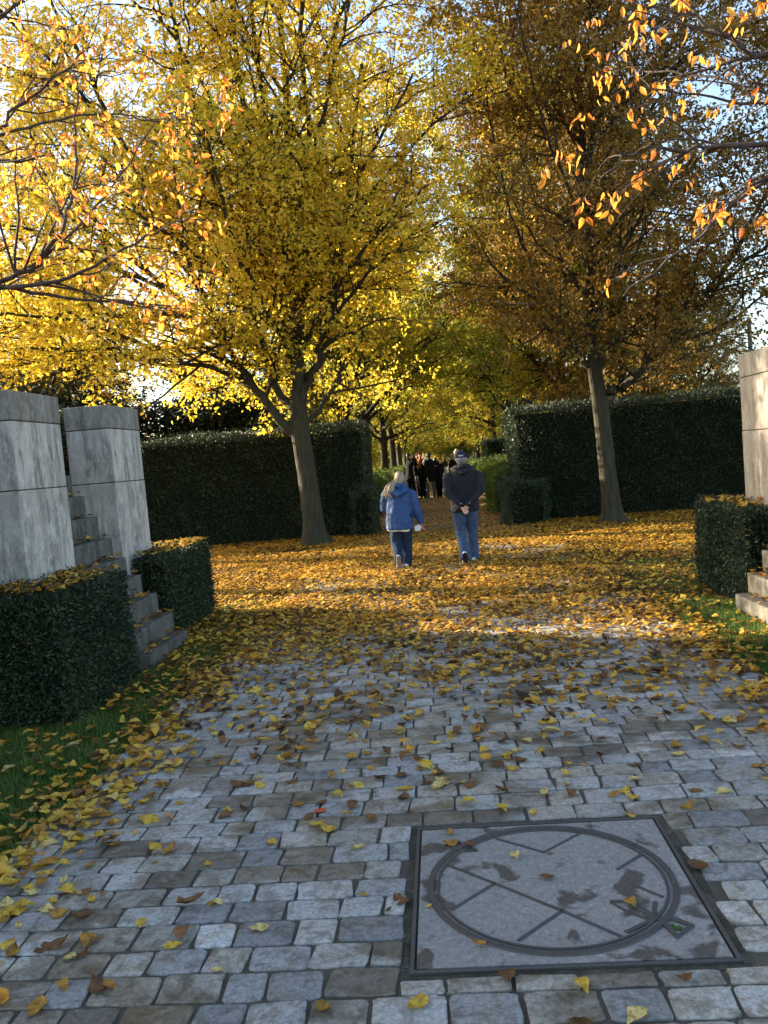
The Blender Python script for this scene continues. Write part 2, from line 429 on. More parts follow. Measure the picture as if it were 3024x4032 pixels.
def cover():
    root = empty('inspection_cover', ((CX0 + CX1) / 2, (CY0 + CY1) / 2, 0))
    tag(root, 'square iron framed concrete inspection cover with a ring set in the cobbles', 'manhole cover')
    ox, oy = root.location.x, root.location.y
    bm = bmesh.new()
    box(bm, CX0 - ox + .022, CX1 - ox - .022, CY0 - oy + .022, CY1 - oy - .022, .004, .0235, .002, 1)
    bm_obj('concrete_infill', bm, M['cover'], root)
    bm = bmesh.new()
    x0, x1, y0, y1 = CX0 - ox, CX1 - ox, CY0 - oy, CY1 - oy
    for (a, b, c, d) in ((x0, x1, y0, y0 + .014), (x0, x1, y1 - .014, y1), (x0, x0 + .014, y0 + .0145, y1 - .0145), (x1 - .014, x1, y0 + .0145, y1 - .0145)):
        box(bm, a, b, c, d, .004, .026, .003, 1)
    bm_obj('frame', bm, M['iron'], root)
    bm = bmesh.new()
    for (a, b, c, d) in ((x0 - .03, x1 + .03, y0 - .03, y0 - .001), (x0 - .03, x1 + .03, y1 + .001, y1 + .03), (x0 - .03, x0 - .001, y0, y1), (x1 + .001, x1 + .04, y0, y1)):
        box(bm, a, b, c, d, .004, .0135)
    bm_obj('dirt_surround', bm, M['mortar'], root)
    cx, cy, rx, ry = .296 - ox, 3.03 - oy, .447, .450
    def circ(r1, r2, n=96, a0=0, a1=360):
        return [(cx + r1 * math.cos(R(a0 + (a1 - a0) * i / n)), cy + r2 * math.sin(R(a0 + (a1 - a0) * i / n))) for i in range(n)]
    bm = bmesh.new(); strip(bm, circ(rx, ry), .027, .020, .0295, True); bm_obj('ring', bm, M['iron'], root)
    bm = bmesh.new(); strip(bm, circ(rx - .027, ry - .027), .012, .020, .0285, True); bm_obj('inner_ring', bm, M['iron'], root)
    segs = [[(-.083, 3.193), (.091, 3.036), (.312, 2.83), (.484, 2.658)], [(.091, 3.036), (-.075, 2.867)], [(.312, 2.83), (.142, 2.662)],
            [(.121, 3.399), (.302, 3.26), (.477, 3.414)], [(.676, 3.204), (.559, 3.097)], [(.579, 2.994), (.674, 2.891)]]
    for s in segs:
        bm = bmesh.new(); strip(bm, [(a - ox, b - oy) for a, b in s], .0135, .020, .0275); bm_obj('rib', bm, M['iron'], root)
    bm = bmesh.new()
    strip(bm, [(a - ox, b - oy) for a, b in [(.487, 2.876), (.540, 2.872), (.598, 2.805), (.600, 2.751)]], .020, .020, .0275)
    strip(bm, [(a - ox, b - oy) for a, b in [(.487, 2.872), (.537, 2.800), (.598, 2.751)]], .012, .020, .0265)
    strip(bm, [(a - ox, b - oy) for a, b in [(.628, 2.752), (.657, 2.646), (.718, 2.706), (.664, 2.756)]], .026, .020, .0312)
    strip(bm, [(a - ox, b - oy) for a, b in [(.640, 2.86), (.602, 2.752), (.50, 2.685)]], .018, .020, .0279)
    lug = bm_obj('keyhole_lug', bm, M['iron'], root)
    bm = bmesh.new()
    strip(bm, [(a - ox, b - oy) for a, b in [(-.091, 3.349), (-.041, 3.385), (.033, 3.296), (-.024, 3.300), (-.091, 3.349)]], .018, .020, .0305)
    bm_obj('keyhole_lug', bm, M['iron'], root)
    for (a, b, r) in ((.668, 2.695, .014), (.655, 2.712, .010), (.62, 2.79, .008), (-.035, 3.345, .012), (-.05, 3.33, .009)):
        bm = bmesh.new(); q = bmesh.ops.create_icosphere(bm, subdivisions=2, radius=r)
        for v in q['verts']:
            v.co = Vector((v.co.x + a - ox, v.co.y * .8 + b - oy, v.co.z * .35 + .026)) + Vector((random.gauss(0, .002), random.gauss(0, .002), random.gauss(0, .001)))
        bm_obj('moss', bm, M['moss'], root)
random.seed(5)
cover()

# ------------------------------------------------------------------ stone pillars and steps
def pillar(x0, x1, y0, y1, label, mat, vjoint=None):
    root = empty('stone_pillar', ((x0 + x1) / 2, (y0 + y1) / 2, 0))
    tag(root, label, 'pillar', 'stone pillars beside the stepped plinths')
    ox, oy = root.location.x, root.location.y
    def blk(name, z0, z1, m, s, xa=x0, xb=x1, ya=y0, yb=y1):
        bm = bmesh.new(); box(bm, xa - ox + s, xb - ox - s, ya - oy + s, yb - oy - s, z0, z1, .008, 2)
        bm_obj(name, bm, m, root)
    ym = y0 + (y1 - y0) * .52
    blk('lower_block', 0, 1.634, mat, .0, yb=ym - .003); blk('lower_block', 0, 1.634, mat, .0, ya=ym + .003)
    blk('mortar_core', .01, 2.35, M['mortar'], .014)
    blk('upper_block', 1.642, 2.163, mat, .003)
    blk('cap_stone', 2.170, 2.395, M['stone_cap'] if mat is M['stone'] else mat, .0)
pillar(-3.60, -3.15, 6.03, 6.85, 'pale streaked stone pillar with dark cap rising behind the nearest low hedge', M['stone'])
pillar(-3.60, -3.15, 7.90, 8.72, 'grey lichen stained stone pillar on the far side of the shaded steps', M['stone'])
pillar(3.08, 3.55, 7.82, 8.62, 'sunlit cream stone pillar with dappled leaf shadows before the tall hedge', M['stone_pale'])

def steps(side, y0, y1, label):
    root = empty('stone_steps', (side * 3.0, (y0 + y1) / 2, 0))
    tag(root, label, 'steps', 'stepped stone plinths')
    xs = [q + (.07 if side > 0 else 0) for q in (2.58, 2.70, 2.84, 2.98, 3.12, 3.24, 3.36, 3.47, 3.58)]
    zs = [.14, .33, .53, .72, .90, 1.10, 1.32, 1.53, 1.74]
    for i, (x, z) in enumerate(zip(xs, zs)):
        bm = bmesh.new()
        z0 = 0 if i == 0 else zs[i - 1] + .002
        a, b = side * x, side * 3.75
        lo, hi = min(a, b) - side * 3.0, max(a, b) - side * 3.0
        box(bm, lo, hi, y0 - (y0 + y1) / 2, y1 - (y0 + y1) / 2, z0, z, .012, 2)
        bm_obj('step', bm, M['step'] if side < 0 else M['step_warm'], root)
steps(-1, 6.852, 7.898, 'dark mossy stone steps climbing between the two shaded pillars')
steps(1, 6.76, 7.818, 'sunlit stone steps with leaves at the foot of the cream pillar')

# ------------------------------------------------------------------ hedges
def leaf_tris(P, N, size, rg, flop=.9, aspect=.5, fold=.25):
    """rhombus leaves (two folded triangles) at P pointing along noisy N"""
    n = len(P)
    d = N + rg.normal(0, flop, (n, 3)); d /= np.linalg.norm(d, axis=1, keepdims=True) + 1e-9
    a = rg.normal(0, 1, (n, 3)); s = np.cross(d, a); s /= np.linalg.norm(s, axis=1, keepdims=True) + 1e-9
    up = np.cross(s, d)
    sz = np.asarray(size)
    if sz.ndim == 0: sz = rg.uniform(.7, 1.25, n) * sz
    sz = sz[:, None]
    b = P; tip = P + d * sz
    mid = P + d * sz * .42
    l = mid + s * sz * aspect * .5 + up * sz * fold * .5; r = mid - s * sz * aspect * .5 + up * sz * fold * .5
    V = np.stack([b, r, tip, l], 1).reshape(-1, 3)
    i = np.arange(n)[:, None] * 4
    F = np.concatenate([i + np.array([[0, 1, 2]]), i + np.array([[0, 2, 3]])], 0)
    return V, F

def lump(P, s=1.0):
    x, y, z = P[:, 0], P[:, 1], P[:, 2]
    return (np.sin(x * 3.1 * s + 1.3) * np.sin(y * 2.7 * s + .4) + .6 * np.sin(z * 5.3 * s + x * 2.2) + .5 * np.sin(x * 7.7 * s + y * 6.1 * s + z * 4.9 * s)) / 2.1

def hedge(name, boxes, label, cat, leafsize, dens, mat, seed, group=None, depth=.06, lumpy=.035, inset=.07, faces=None, core=True, rot=0.0):
    """boxes: list of (x0,x1,y0,y1,z1); leaves cover the outer faces, a twiggy core fills it"""
    rg = np.random.default_rng(seed)
    xs = [b[0] for b in boxes] + [b[1] for b in boxes]; ys = [b[2] for b in boxes] + [b[3] for b in boxes]
    root = empty(name, ((min(xs) + max(xs)) / 2, (min(ys) + max(ys)) / 2, 0))
    tag(root, label, cat, group)
    o = np.array([root.location.x, root.location.y, 0])
    Ps, Ns, Ss = [], [], []
    for (x0, x1, y0, y1, z1) in boxes:
        for (ax, sgn) in ((0, -1), (0, 1), (1, -1), (1, 1), (2, 1)):
            if faces and (ax, sgn) not in faces: continue
            dims = [(x0, x1), (y0, y1), (.03, z1)]
            oth = [i for i in range(3) if i != ax]
            area = (dims[oth[0]][1] - dims[oth[0]][0]) * (dims[oth[1]][1] - dims[oth[1]][0])
            n = int(area * dens)
            P = np.zeros((n, 3))
            for k in oth: P[:, k] = rg.uniform(dims[k][0], dims[k][1], n)
            P[:, ax] = dims[ax][0] if sgn < 0 else dims[ax][1]
            lm = lump(P) * lumpy
            inn = np.abs(rg.normal(0, depth, n))
            st_ = rg.random(n) < .05; inn[st_] = -rg.uniform(0, leafsize * 1.8, st_.sum())
            P[:, ax] += sgn * (lm - inn + .015)
            N = np.zeros((n, 3)); N[:, ax] = sgn
            N[:, 2] += .25
            # keep only those outside other boxes
            keep = np.ones(n, bool)
            for bb in boxes:
                if bb is (x0, x1, y0, y1, z1): continue
                keep &= ~((P[:, 0] > bb[0] + .12) & (P[:, 0] < bb[1] - .12) & (P[:, 1] > bb[2] + .12) & (P[:, 1] < bb[3] - .12) & (P[:, 2] < bb[4] - .12))
            Ps.append(P[keep]); Ns.append(N[keep])
    P = np.concatenate(Ps); N = np.concatenate(Ns)
    V, F = leaf_tris(P - o, N, leafsize, rg, .75, .42, .2)
    np_obj('foliage', V, F, [mat], root)
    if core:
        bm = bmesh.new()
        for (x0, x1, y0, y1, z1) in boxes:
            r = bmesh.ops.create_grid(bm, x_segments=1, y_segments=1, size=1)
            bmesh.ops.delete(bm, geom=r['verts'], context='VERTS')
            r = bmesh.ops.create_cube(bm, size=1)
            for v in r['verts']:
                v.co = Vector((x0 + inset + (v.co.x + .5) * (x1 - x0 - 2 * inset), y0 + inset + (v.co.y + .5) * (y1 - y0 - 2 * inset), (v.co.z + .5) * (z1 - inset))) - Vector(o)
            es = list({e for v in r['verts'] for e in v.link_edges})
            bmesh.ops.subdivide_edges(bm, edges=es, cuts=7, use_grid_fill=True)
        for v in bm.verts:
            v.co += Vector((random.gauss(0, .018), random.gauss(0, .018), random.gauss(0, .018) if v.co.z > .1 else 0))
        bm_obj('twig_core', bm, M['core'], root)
    return root

hedge('tall_hedge', [(-13, -1.60, 18.25, 19.6, 2.48)], 'tall dark clipped yew hedge behind the golden hornbeam, left of the avenue', 'hedge', .055, 1500, M['yew'], 21, 'tall yew hedges either side of the avenue mouth', .09, .12, .16)
hedge('tall_hedge', [(1.62, 14, 18.25, 19.6, 2.52)], 'tall dark clipped yew hedge behind the bronze leaved tree, right of the avenue', 'hedge', .055, 1500, M['yew'], 22, 'tall yew hedges either side of the avenue mouth', .09, .12, .16)
hedge('tall_hedge', [(-4.8, -3.78, 2.6, 8.75, 2.44)], 'dark yew hedge seen as a strip in the gap between the two shaded pillars', 'hedge', .06, 700, M['yew'], 23, None, .07, .05, .12)
LOW = 'low yew hedges boxed round the plinths'
hedge('low_hedge', [(-4.6, -2.63, 5.40, 6.0, .90), (-3.12, -2.63, 5.40, 6.62, .90)], 'nearest low clipped yew hedge with yellow leaves lying along its top', 'hedge', .034, 7000, M['yew'], 24, LOW, .04, .03, .06)
hedge('low_hedge', [(-3.12, -2.78, 8.06, 9.6, .84), (-4.3, -2.78, 8.76, 9.6, .84)], 'low clipped yew hedge beside the lichen stained pillar past the shaded steps', 'hedge', .034, 5500, M['yew'], 25, LOW, .04, .03, .06)
hedge('low_hedge', [(2.76, 3.06, 7.88, 9.25, .90), (2.76, 4.4, 8.66, 9.25, .90)], 'low yew hedge with a sunlit edge below the cream pillar', 'hedge', .032, 5000, M['yew'], 26, LOW, .04, .03, .06)
hedge('low_hedge', [(2.70, 4.4, 5.3, 6.62, .90)], 'sliver of low yew hedge cut off by the photo edge near the sunlit steps', 'hedge', .032, 4000, M['yew'], 27, LOW, .04, .03, .06)
BOX = 'low box hedges lining the avenue'
hedge('box_hedge', [(1.30, 3.0, 20.6, 24.4, 1.10)], 'sunny low box hedge just inside the avenue mouth, beside the wooden stump', 'hedge', .06, 1000, M['boxleaf'], 31, BOX, .13, .14, .2)
hedge('box_hedge', [(1.75, 3.2, 26.5, 33.5, 1.32)], 'low box hedge further up the avenue behind the sunny one at its mouth', 'hedge', .07, 750, M['boxleaf'], 32, BOX, .13, .14, .2)
hedge('box_hedge', [(-3.4, -1.72, 24.4, 33, 1.0)], 'bright low box hedge left of the avenue behind the woman in blue', 'hedge', .07, 750, M['boxleaf'], 33, BOX, .13, .14, .2)
hedge('box_hedge', [(-3.4, -1.8, 38, 60, 1.0)], 'far low box hedge left of the avenue beyond the group in dark coats', 'hedge', .075, 500, M['boxleaf'], 34, BOX, .05, .05, .08)
hedge('box_hedge', [(1.9, 3.2, 40, 62, 1.0)], 'far low box hedge right of the avenue beyond the clipped yew block', 'hedge', .075, 500, M['boxleaf'], 35, BOX, .05, .05, .08)
hedge('yew_block', [(2.08, 2.95, 36.2, 38.2, 2.08)], 'upright clipped yew block standing among trunks right of the avenue', 'topiary', .06, 1600, M['yew'], 36, None, .06, .05, .1)
hedge('yew_mound', [(-2.0, -1.42, 17.9, 18.9, 1.0)], 'short bulging yew growth at the foot of the tall hedge end, behind the woman', 'hedge', .05, 1800, M['yew'], 37, None, .1, .16, .2)
hedge('yew_mound', [(1.35, 2.3, 17.7, 18.6, .95)], 'short bulging yew growth at the foot of the tall hedge end, by the stump', 'hedge', .05, 1800, M['yew'], 38, None, .1, .16, .2)

# ------------------------------------------------------------------ trees
class Wood:
    def __init__(s): s.V = []; s.Q = []; s.n = 0
    def tube(s, pts, rad, k):
        pts = np.asarray(pts, float); m = len(pts)
        t = np.gradient(pts, axis=0); t /= np.linalg.norm(t, axis=1, keepdims=True) + 1e-9
        ref = np.array([1., 0, 0]) if abs(t[0, 0]) < .8 else np.array([0, 1., 0])
        s1 = np.cross(t, ref); s1 /= np.linalg.norm(s1, axis=1, keepdims=True) + 1e-9
        s2 = np.cross(t, s1)
        a = np.linspace(0, 2 * np.pi, k, endpoint=False)
        rad = np.asarray(rad, float)
        if rad.ndim == 1: rad = np.repeat(rad[:, None], k, 1)
        v = pts[:, None] + (np.cos(a)[None, :, None] * s1[:, None] + np.sin(a)[None, :, None] * s2[:, None]) * rad[:, :, None]
        i = np.arange(k); j = (i + 1) % k
        q = np.concatenate([np.stack([r * k + i, r * k + j, (r + 1) * k + j, (r + 1) * k + i], -1) for r in range(m - 1)])
        s.V.append(v.reshape(-1, 3)); s.Q.append(q + s.n); s.n += m * k
    def mesh(s, name, mat):
        return np_mesh(name, np.concatenate(s.V), [np.concatenate(s.Q)], [mat], True)

def smooth_poly(P, per=4):
    P = np.asarray(P, float); n = len(P); out = []
    for i in range(n - 1):
        p0, p1, p2, p3 = P[max(i - 1, 0)], P[i], P[i + 1], P[min(i + 2, n - 1)]
        for u in np.linspace(0, 1, per, endpoint=False):
            out.append(.5 * ((2 * p1) + (p2 - p0) * u + (2 * p0 - 5 * p1 + 4 * p2 - p3) * u * u + (3 * p1 - p0 - 3 * p2 + p3) * u ** 3))
    out.append(P[-1]); return np.array(out)

def unit(v): return v / (np.linalg.norm(v) + 1e-9)

class Grower:
    def __init__(s, seed, P):
        s.rg = np.random.default_rng(seed); s.P = P; s.trunk = Wood(); s.twig = Wood(); s.LP = []; s.LD = []
    def child_dir(s, t, ang, flat):
        a = s.rg.normal(0, 1, 3); a[2] *= (1 - flat)
        a -= t * (a @ t); a = unit(a)
        d = t * math.cos(ang) + a * math.sin(ang)
        if d[2] < 0: d[2] *= .25           # sprays lift towards the light
        return unit(d)
    def limb(s, pts, r0, r1, lvl, k):
        """explicit limb: smoothed polyline with side branches"""
        p = smooth_poly(pts, 5); n = len(p)
        p[1:-1] += s.rg.normal(0, max(r0 * .10, min(.045, r0 * .42) if r0 < .12 else 0), (n - 2, 3))
        rad = r0 + (r1 - r0) * np.linspace(0, 1, n) ** .8
        s.trunk.tube(p, rad, k)
        s.spawn(p, rad, lvl)
    def spawn(s, p, rad, lvl):
        P = s.P[lvl]
        L = np.sum(np.linalg.norm(np.diff(p, axis=0), axis=1))
        cnt = max(1, int(L * P['per_m']))
        n = len(p)
        for u in np.sort(s.rg.uniform(P['t0'], 1, cnt)):
            f = u * (n - 1); i = min(int(f), n - 2); q = p[i] + (p[i + 1] - p[i]) * (f - i)
            t = unit(p[i + 1] - p[i])
            d = s.child_dir(t, R(s.rg.uniform(*P['ang'])), P['flat'])
            ln = s.rg.uniform(*P['len']) * (1.12 - .5 * u)
            s.branch(q, d, ln, min(rad[i] * .6, P['r']), lvl + 1)
    def branch(s, p, d, L, r, lvl):
        leafy = lvl >= len(s.P)
        n = 4 if leafy else 7
        pts = [p]; dirs = [d]
        G = s.P[min(lvl, len(s.P) - 1)]
        for i in range(n):
            d = unit(d + s.rg.normal(0, G['wob'], 3) + np.array([0, 0, G['trop']]) * (1 - .3 * i / n))
            p = p + d * L / n; pts.append(p); dirs.append(d)
        pts = np.array(pts); rad = np.linspace(r, r * .3, n + 1)
        (s.twig if lvl > 1 else s.trunk).tube(pts, rad, 3 if leafy else (5 if lvl > 1 else 7))
        if leafy:
            c = G['leaves']
            u = s.rg.uniform(.15, 1.0, c) * n
            i = np.minimum(u.astype(int), n - 1)
            q = pts[i] + (pts[i + 1] - pts[i]) * (u - i)[:, None]
            dd = np.array(dirs)[i]
            sd = s.rg.normal(0, 1, (c, 3)); sd[:, 2] *= .5
            out = unit(dd) * .5 + sd * .6 + np.array([0, 0, G['droop']])
            q = q + s.rg.normal(0, G['scat'], (c, 3))
            s.LP.append(q); s.LD.append(out)
        else:
            s.spawn(pts, rad, lvl)
    def leaves(s): return np.concatenate(s.LP), np.concatenate(s.LD)

def tree_from(g, root, leafmat, barkmat, size, aspect=.6, flop=.45):
    P, D = g.leaves()
    V, F = leaf_tris(P, D, size, g.rg, flop, aspect, .22)
    cr = np_obj('crown', V, F, [leafmat], root)
    tr = link(bpy.data.objects.new('trunk', g.trunk.mesh('trunk', barkmat)), root)
    if g.twig.V:
        link(bpy.data.objects.new('twigs', g.twig.mesh('twigs', barkmat)), root)
    return cr

def flare_trunk(g, pts, rads, k=22):
    p = smooth_poly(pts, 7); n = len(p)
    zz = np.linspace(0, len(rads) - 1, n)
    r = np.interp(zz, np.arange(len(rads)), rads)
    a = np.linspace(0, 2 * np.pi, k, endpoint=False)
    z = p[:, 2]
    flute = 1 + .055 * np.sin(3 * a + 1)[None] + .035 * np.sin(5 * a)[None] * np.cos(z * 1.2)[:, None] + g.rg.normal(0, .018, (n, k))
    root = 1 + (np.exp(-z / .18) * .8)[:, None] * (.6 + .4 * np.sin(5 * a + .5))[None]
    g.trunk.tube(p, r[:, None] * flute * root, k)

HB = [dict(per_m=3.0, t0=.18, ang=(30, 65), flat=.25, len=(1.5, 3.0), r=.035, wob=.10, trop=.05),
      dict(per_m=4.2, t0=.12, ang=(30, 70), flat=.55, len=(.7, 1.45), r=.012, wob=.16, trop=.02),
      dict(per_m=6.5, t0=.10, ang=(25, 70), flat=.6, len=(.35, .7), r=.005, wob=.16, trop=-.03, leaves=13, droop=-.45, scat=.05)]

def main_left():
    root = empty('hornbeam_tree', (-2.64, 16.9, 0))
    tag(root, 'big hornbeam with golden yellow crown and leaning trunk before the left tall hedge', 'tree')
    g = Grower(101, [dict(HB[0], per_m=2.5), dict(HB[1], per_m=4.0), dict(HB[2], per_m=5.4, leaves=8)])
    o = np.array([-2.64, 16.9, 0])
    T = lambda *a: [np.array(q) - o for q in a]
    flare_trunk(g, T((-2.62, 16.9, -.05), (-2.64, 16.9, .25), (-2.68, 16.9, 1.2), (-2.76, 16.9, 2.4), (-2.74, 16.9, 3.2)), [.245, .23, .20, .185, .15])
    lim = [
        ([(-2.74, 16.9, 3.0), (-2.66, 16.9, 4.2), (-2.56, 16.9, 6.4), (-2.48, 16.9, 9.2), (-2.4, 17, 12.2)], .145, .03),
        ([(-2.76, 16.9, 2.25), (-3.2, 16.8, 2.68), (-3.62, 16.7, 3.4), (-4.02, 16.6, 4.1), (-4.5, 16.4, 5.6), (-5.2, 16.1, 8.2)], .105, .02),
        ([(-2.77, 16.9, 2.75), (-3.15, 17.0, 3.3), (-3.7, 17.3, 4.6), (-4.1, 17.6, 6.8), (-4.4, 17.8, 10)], .085, .02),
        ([(-2.72, 16.9, 2.9), (-2.4, 16.8, 3.5), (-2.05, 16.8, 4.1), (-1.5, 16.8, 6.2), (-.9, 17, 9.5)], .09, .025),
        ([(-2.72, 17.0, 2.5), (-2.35, 17.5, 2.9), (-1.9, 18.0, 3.6), (-1.2, 18.6, 5.4)], .06, .02),
        ([(-2.70, 16.9, 4.4), (-2.2, 16.5, 5.4), (-1.2, 16.0, 6.8), (.1, 15.6, 8.6)], .055, .015),
        ([(-2.68, 16.9, 3.8), (-2.0, 16.2, 4.6), (-1.0, 15.6, 5.6), (.3, 15.2, 6.5)], .05, .012),
        ([(-2.75, 16.9, 3.7), (-3.0, 16.0, 4.5), (-3.3, 14.9, 5.7), (-3.5, 14.0, 7.5)], .06, .015),
        ([(-2.65, 16.9, 5.0), (-3.0, 16.6, 6.5), (-3.4, 16.3, 8.5), (-3.6, 16.0, 11)], .055, .015),
        ([(-2.60, 16.9, 5.6), (-2.1, 17.2, 7.2), (-1.6, 17.5, 9.5), (-1.3, 17.6, 11.5)], .055, .015),
        ([(-2.75, 16.9, 3.4), (-3.5, 16.3, 4.1), (-4.6, 15.6, 4.6), (-6.0, 14.8, 4.7), (-7.4, 13.9, 4.4)], .065, .012),
        ([(-3.62, 16.7, 3.4), (-4.4, 15.9, 3.75), (-5.4, 15.0, 3.85), (-6.4, 14.0, 4.0), (-7.0, 13.2, 3.9)], .05, .010),
        ([(-4.02, 16.6, 4.1), (-5.0, 16.0, 5.3), (-6.2, 15.4, 6.4), (-7.6, 14.8, 7.2)], .05, .012),
        ([(-4.4, 16.4, 5.2), (-5.4, 16.4, 6.9), (-6.6, 16.4, 8.8), (-7.4, 16.4, 10.6)], .05, .012),
        ([(-3.3, 17.0, 3.5), (-3.8, 17.8, 4.4), (-4.6, 18.8, 5.6), (-5.4, 19.6, 7.4)], .05, .012),
        ([(-2.7, 16.9, 4.0), (-3.4, 15.8, 4.9), (-4.4, 14.4, 5.9), (-5.6, 13.2, 6.6)], .05, .012),
        ([(-2.6, 16.9, 6.0), (-3.2, 15.8, 7.6), (-4.0, 14.8, 9.2), (-4.8, 14.0, 10.6)], .045, .012),
        ([(-2.56, 16.9, 6.4), (-1.8, 16.0, 7.8), (-1.0, 15.2, 9.6), (-.4, 14.6, 11)], .045, .012),
        ([(-4.3, 16.5, 4.8), (-5.6, 15.8, 5.6), (-7.2, 15.2, 5.9), (-8.8, 14.8, 5.6)], .045, .012),
        ([(-5.0, 16.0, 5.3), (-6.4, 15.6, 6.9), (-7.8, 15.2, 8.2), (-9.0, 14.8, 9.0)], .04, .012),
        ([(-4.8, 16.2, 7.0), (-6.0, 15.6, 8.8), (-7.2, 15.0, 10.2), (-8.4, 14.6, 11.2)], .04, .012),
        ([(-2.5, 16.9, 8.0), (-1.6, 16.6, 9.6), (-.6, 16.4, 11.2), (.3, 16.2, 12.4)], .04, .012),
        ([(-2.3, 16.8, 3.9), (-1.4, 16.2, 4.9), (-.4, 15.8, 5.6), (.6, 15.6, 6.0)], .04, .010),
        ([(-1.5, 16.8, 6.2), (-.4, 16.5, 7.3), (.6, 16.2, 8.0), (1.4, 16.0, 8.4)], .04, .010),
        ([(-5.4, 15.0, 3.85), (-6.2, 14.6, 3.9), (-7.2, 14.2, 3.8), (-8.2, 13.8, 3.6)], .03, .008),
        ([(-4.4, 15.9, 3.75), (-4.9, 14.9, 3.7), (-5.3, 13.9, 3.9), (-5.6, 13.0, 3.75)], .03, .008),
        ([(-2.46, 16.9, 9.0), (-3.2, 16.4, 10.4), (-3.8, 16, 12)], .04, .012),
        ([(-2.7, 16.9, 3.5), (-2.95, 16.5, 5.2), (-3.1, 16.2, 7.4), (-3.2, 16, 10.2), (-3.2, 15.8, 12.4)], .08, .022),
        ([(-2.7, 16.9, 3.9), (-2.3, 16.6, 5.6), (-2.05, 16.4, 7.8), (-1.9, 16.2, 10.4), (-1.8, 16, 12.4)], .075, .022),
        ([(-3.2, 17, 3.4), (-3.5, 16.6, 5.0), (-3.85, 16.2, 7.2), (-4.2, 15.8, 9.6), (-4.4, 15.5, 11.8)], .07, .02),
        ([(-2.6, 16.9, 5.2), (-2.8, 16.2, 7.2), (-2.75, 15.6, 9.4), (-2.6, 15.2, 11.6)], .06, .02),
        ([(-4.1, 16.5, 4.4), (-4.7, 16.0, 6.2), (-5.6, 15.6, 8.4), (-6.4, 15.2, 10.6)], .06, .018),
        ([(-5.0, 14.9, 4.0), (-5.8, 13.8, 4.3), (-6.6, 12.8, 4.4), (-7.4, 12.0, 4.2)], .035, .010),
        ([(-4.6, 15.4, 4.6), (-5.4, 14.0, 5.4), (-6.2, 12.8, 5.7), (-7.2, 11.8, 5.6)], .035, .010),
    ]
    for p, a, b in lim: g.limb(T(*p), a * 1.2, b * 1.4, 0, 9)
    tree_from(g, root, M['yellow'], M['bark'], .090)
    print('left crown', sum(len(x) for x in g.LP))

